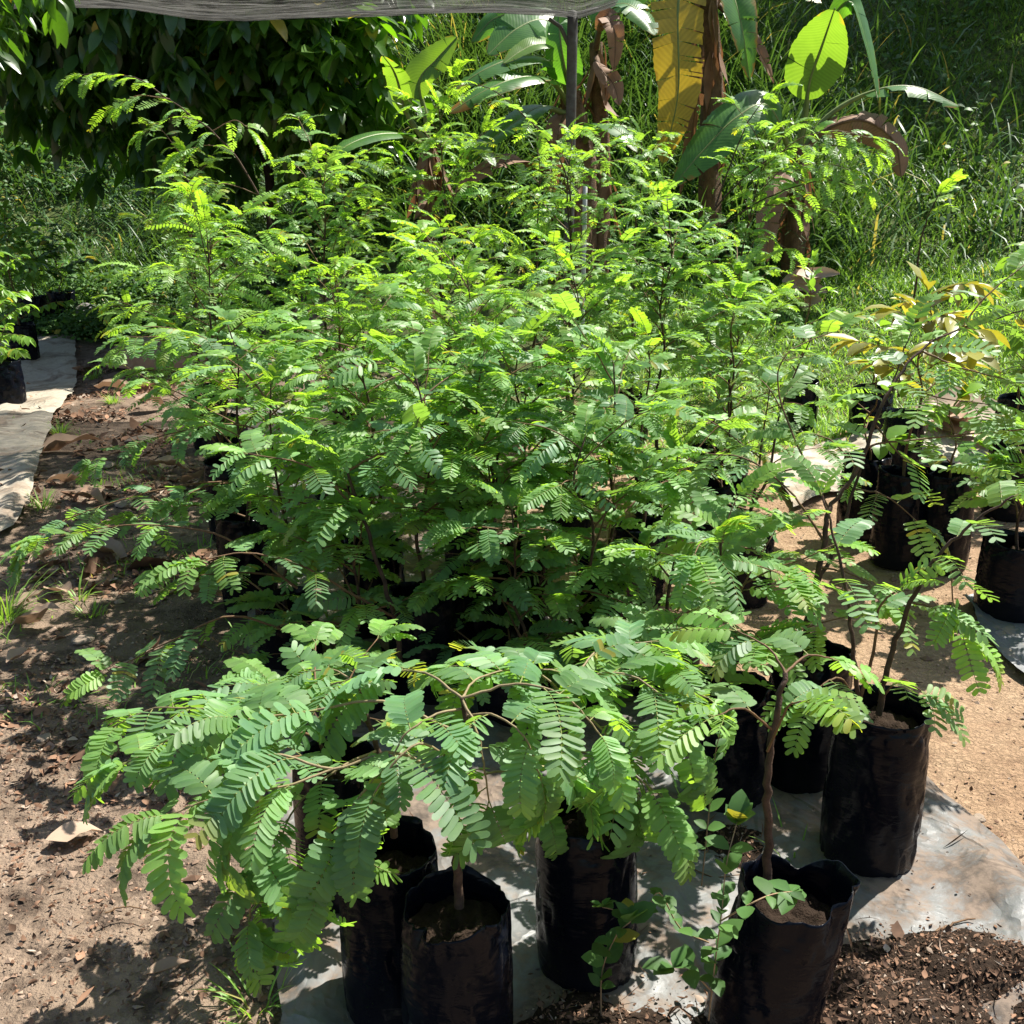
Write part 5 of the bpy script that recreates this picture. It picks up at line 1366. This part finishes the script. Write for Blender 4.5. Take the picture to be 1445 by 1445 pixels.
# pebbles on the sandy ground at right and on the near path
def pebbles(n, region, seed, size, dens):
    rng = np.random.default_rng(seed); (xa, xb), (ya, yb) = region
    x = rng.uniform(xa, xb, n * 3); y = rng.uniform(ya, yb, n * 3); k = rng.random(n * 3) < dens(x, y); x = x[k][:n]; y = y[k][:n]; n = len(x)
    base = np.array([[1, 0, 0], [-1, 0, 0], [0, 1, 0], [0, -1, 0], [0, 0, 1], [0, 0, -1]], float)
    f = np.array([[0, 2, 4], [2, 1, 4], [1, 3, 4], [3, 0, 4], [2, 0, 5], [1, 2, 5], [3, 1, 5], [0, 3, 5]])
    s = size * rng.lognormal(0, .5, n)
    V = base[None] * (rng.uniform(.5, 1.2, (n, 6, 1))) * np.array([1, 1, .6]) * s[:, None, None] + rng.normal(0, .15, (n, 6, 3)) * s[:, None, None]
    a = rng.uniform(0, 2 * PI, n); ca, sa = np.cos(a)[:, None], np.sin(a)[:, None]
    V = np.stack([V[..., 0] * ca - V[..., 1] * sa, V[..., 0] * sa + V[..., 1] * ca, V[..., 2]], -1) + np.stack([x, y, ground_h(x, y) + s * .25], 1)[:, None]
    F = (np.arange(n) * 6)[:, None, None] + f[None]
    C = np.repeat(np.stack([rng.uniform(.2, 1, n), rng.random(n), rng.uniform(0, .6, n)], 1), 6, 0)
    mb = MB(); mb.add(V.reshape(-1, 3), F.reshape(-1, 3), C); tag(mb.build('pebbles', M['litter'], smooth=False), kind='stuff')
pebbles(5200, ((.3, 3.0), (1.6, 5.5)), 801, .0048, lambda x, y: .3 + .7 * (fbm(x * 2, y * 2, 2, 2) > .5))
pebbles(5000, ((-1.6, -.2), (1.2, 4)), 802, .0045, lambda x, y: .15 + .85 * sstep(.45, .6, fbm(x * 2, y * 2, 3, 12)))

# flat stones and twigs lying about
def flat_stone(label, cx, cy, r, seed):
    rng = np.random.default_rng(seed); loc = place(gp(cx, cy)[:2]); nu, nv = 20, 9
    u, v = np.meshgrid(np.arange(nu) / nu * 2 * PI, np.linspace(-PI / 2, PI / 2, nv))
    d = np.stack([np.cos(v) * np.cos(u), np.cos(v) * np.sin(u), np.sin(v)], -1)
    rr = 1 + .7 * (fbm(d[..., 0] * 1.5 + seed, d[..., 1] * 1.5 + d[..., 2], 3, seed % 40) - .5)
    V = (d * rr[..., None] * np.array([r, r * rng.uniform(.6, .9), r * .28])).reshape(-1, 3) + np.array([0, 0, r * .1])
    i = np.arange(nv - 1)[:, None] * nu; a = i + np.arange(nu)[None]; b2 = i + (np.arange(nu)[None] + 1) % nu
    mb = MB(); mb.add(V, np.stack([a, b2, b2 + nu, a + nu], -1).reshape(-1, 4)); o = mb.build('flat_stone', M['stone'], smooth=False); o.location = loc
    o.rotation_euler = (0, 0, rng.uniform(0, 6)); return tag(o, label, 'stone', 'flat stones on the bare ground')
M['stone'] = simple_mat('dusty_stone', (.30, .235, .18), .9, 18, .4, bumpd=.006)
for k, (lab, x, y, rr) in enumerate([('flat tan stone at the middle of the left path', 175, 715, .07), ('small flat stone beside the orange curled leaf', 118, 905, .04),
    ('pale flat stone in front of the large folded dry leaf', 140, 660, .08), ('flat stone on the near shaded path', 60, 1040, .025),
    ('brown stone on the sand right of the upright bag', 1382, 1152, .018), ('small stone at the edge of the sheet at right', 1345, 1155, .012), ('pale stone on the far path', 200, 620, .09)]):
    flat_stone(lab, x, y, rr, 850 + k)
def fallen_twig(label, pts, rad, seed):
    rng = np.random.default_rng(seed); P = [gp(a, b, .02) for a, b in pts]; c = P[0].copy(); c[2] = 0
    Q = smooth_path(P, 6) - c; Q[:, 2] = [float(ground_h(q[0] + c[0], q[1] + c[1])) + rad + .03 for q in Q]
    Q += rng.normal(0, rad * .4, Q.shape); mb = MB(); tube_into(mb, Q, np.linspace(rad, rad * .5, len(Q)), 6)
    o = mb.build('fallen_twig', M['twig']); o.location = tuple(c); return tag(o, label, 'twig', 'fallen twigs')
fallen_twig('dark bent twig lying on the mulch right of the front right bag', [(1283, 1348), (1320, 1330), (1345, 1318), (1372, 1312)], .0035, 1)
fallen_twig('long thin twig leaning on the left edge of the grey sheet', [(300, 905), (330, 925), (370, 935), (402, 912)], .003, 2)
fallen_twig('thin pale twig on the grey sheet between the front bags', [(905, 1245), (960, 1235), (1010, 1250), (1060, 1240)], .002, 3)
fallen_twig('short twig on the shaded near path', [(150, 1300), (180, 1290), (215, 1296)], .0022, 4)
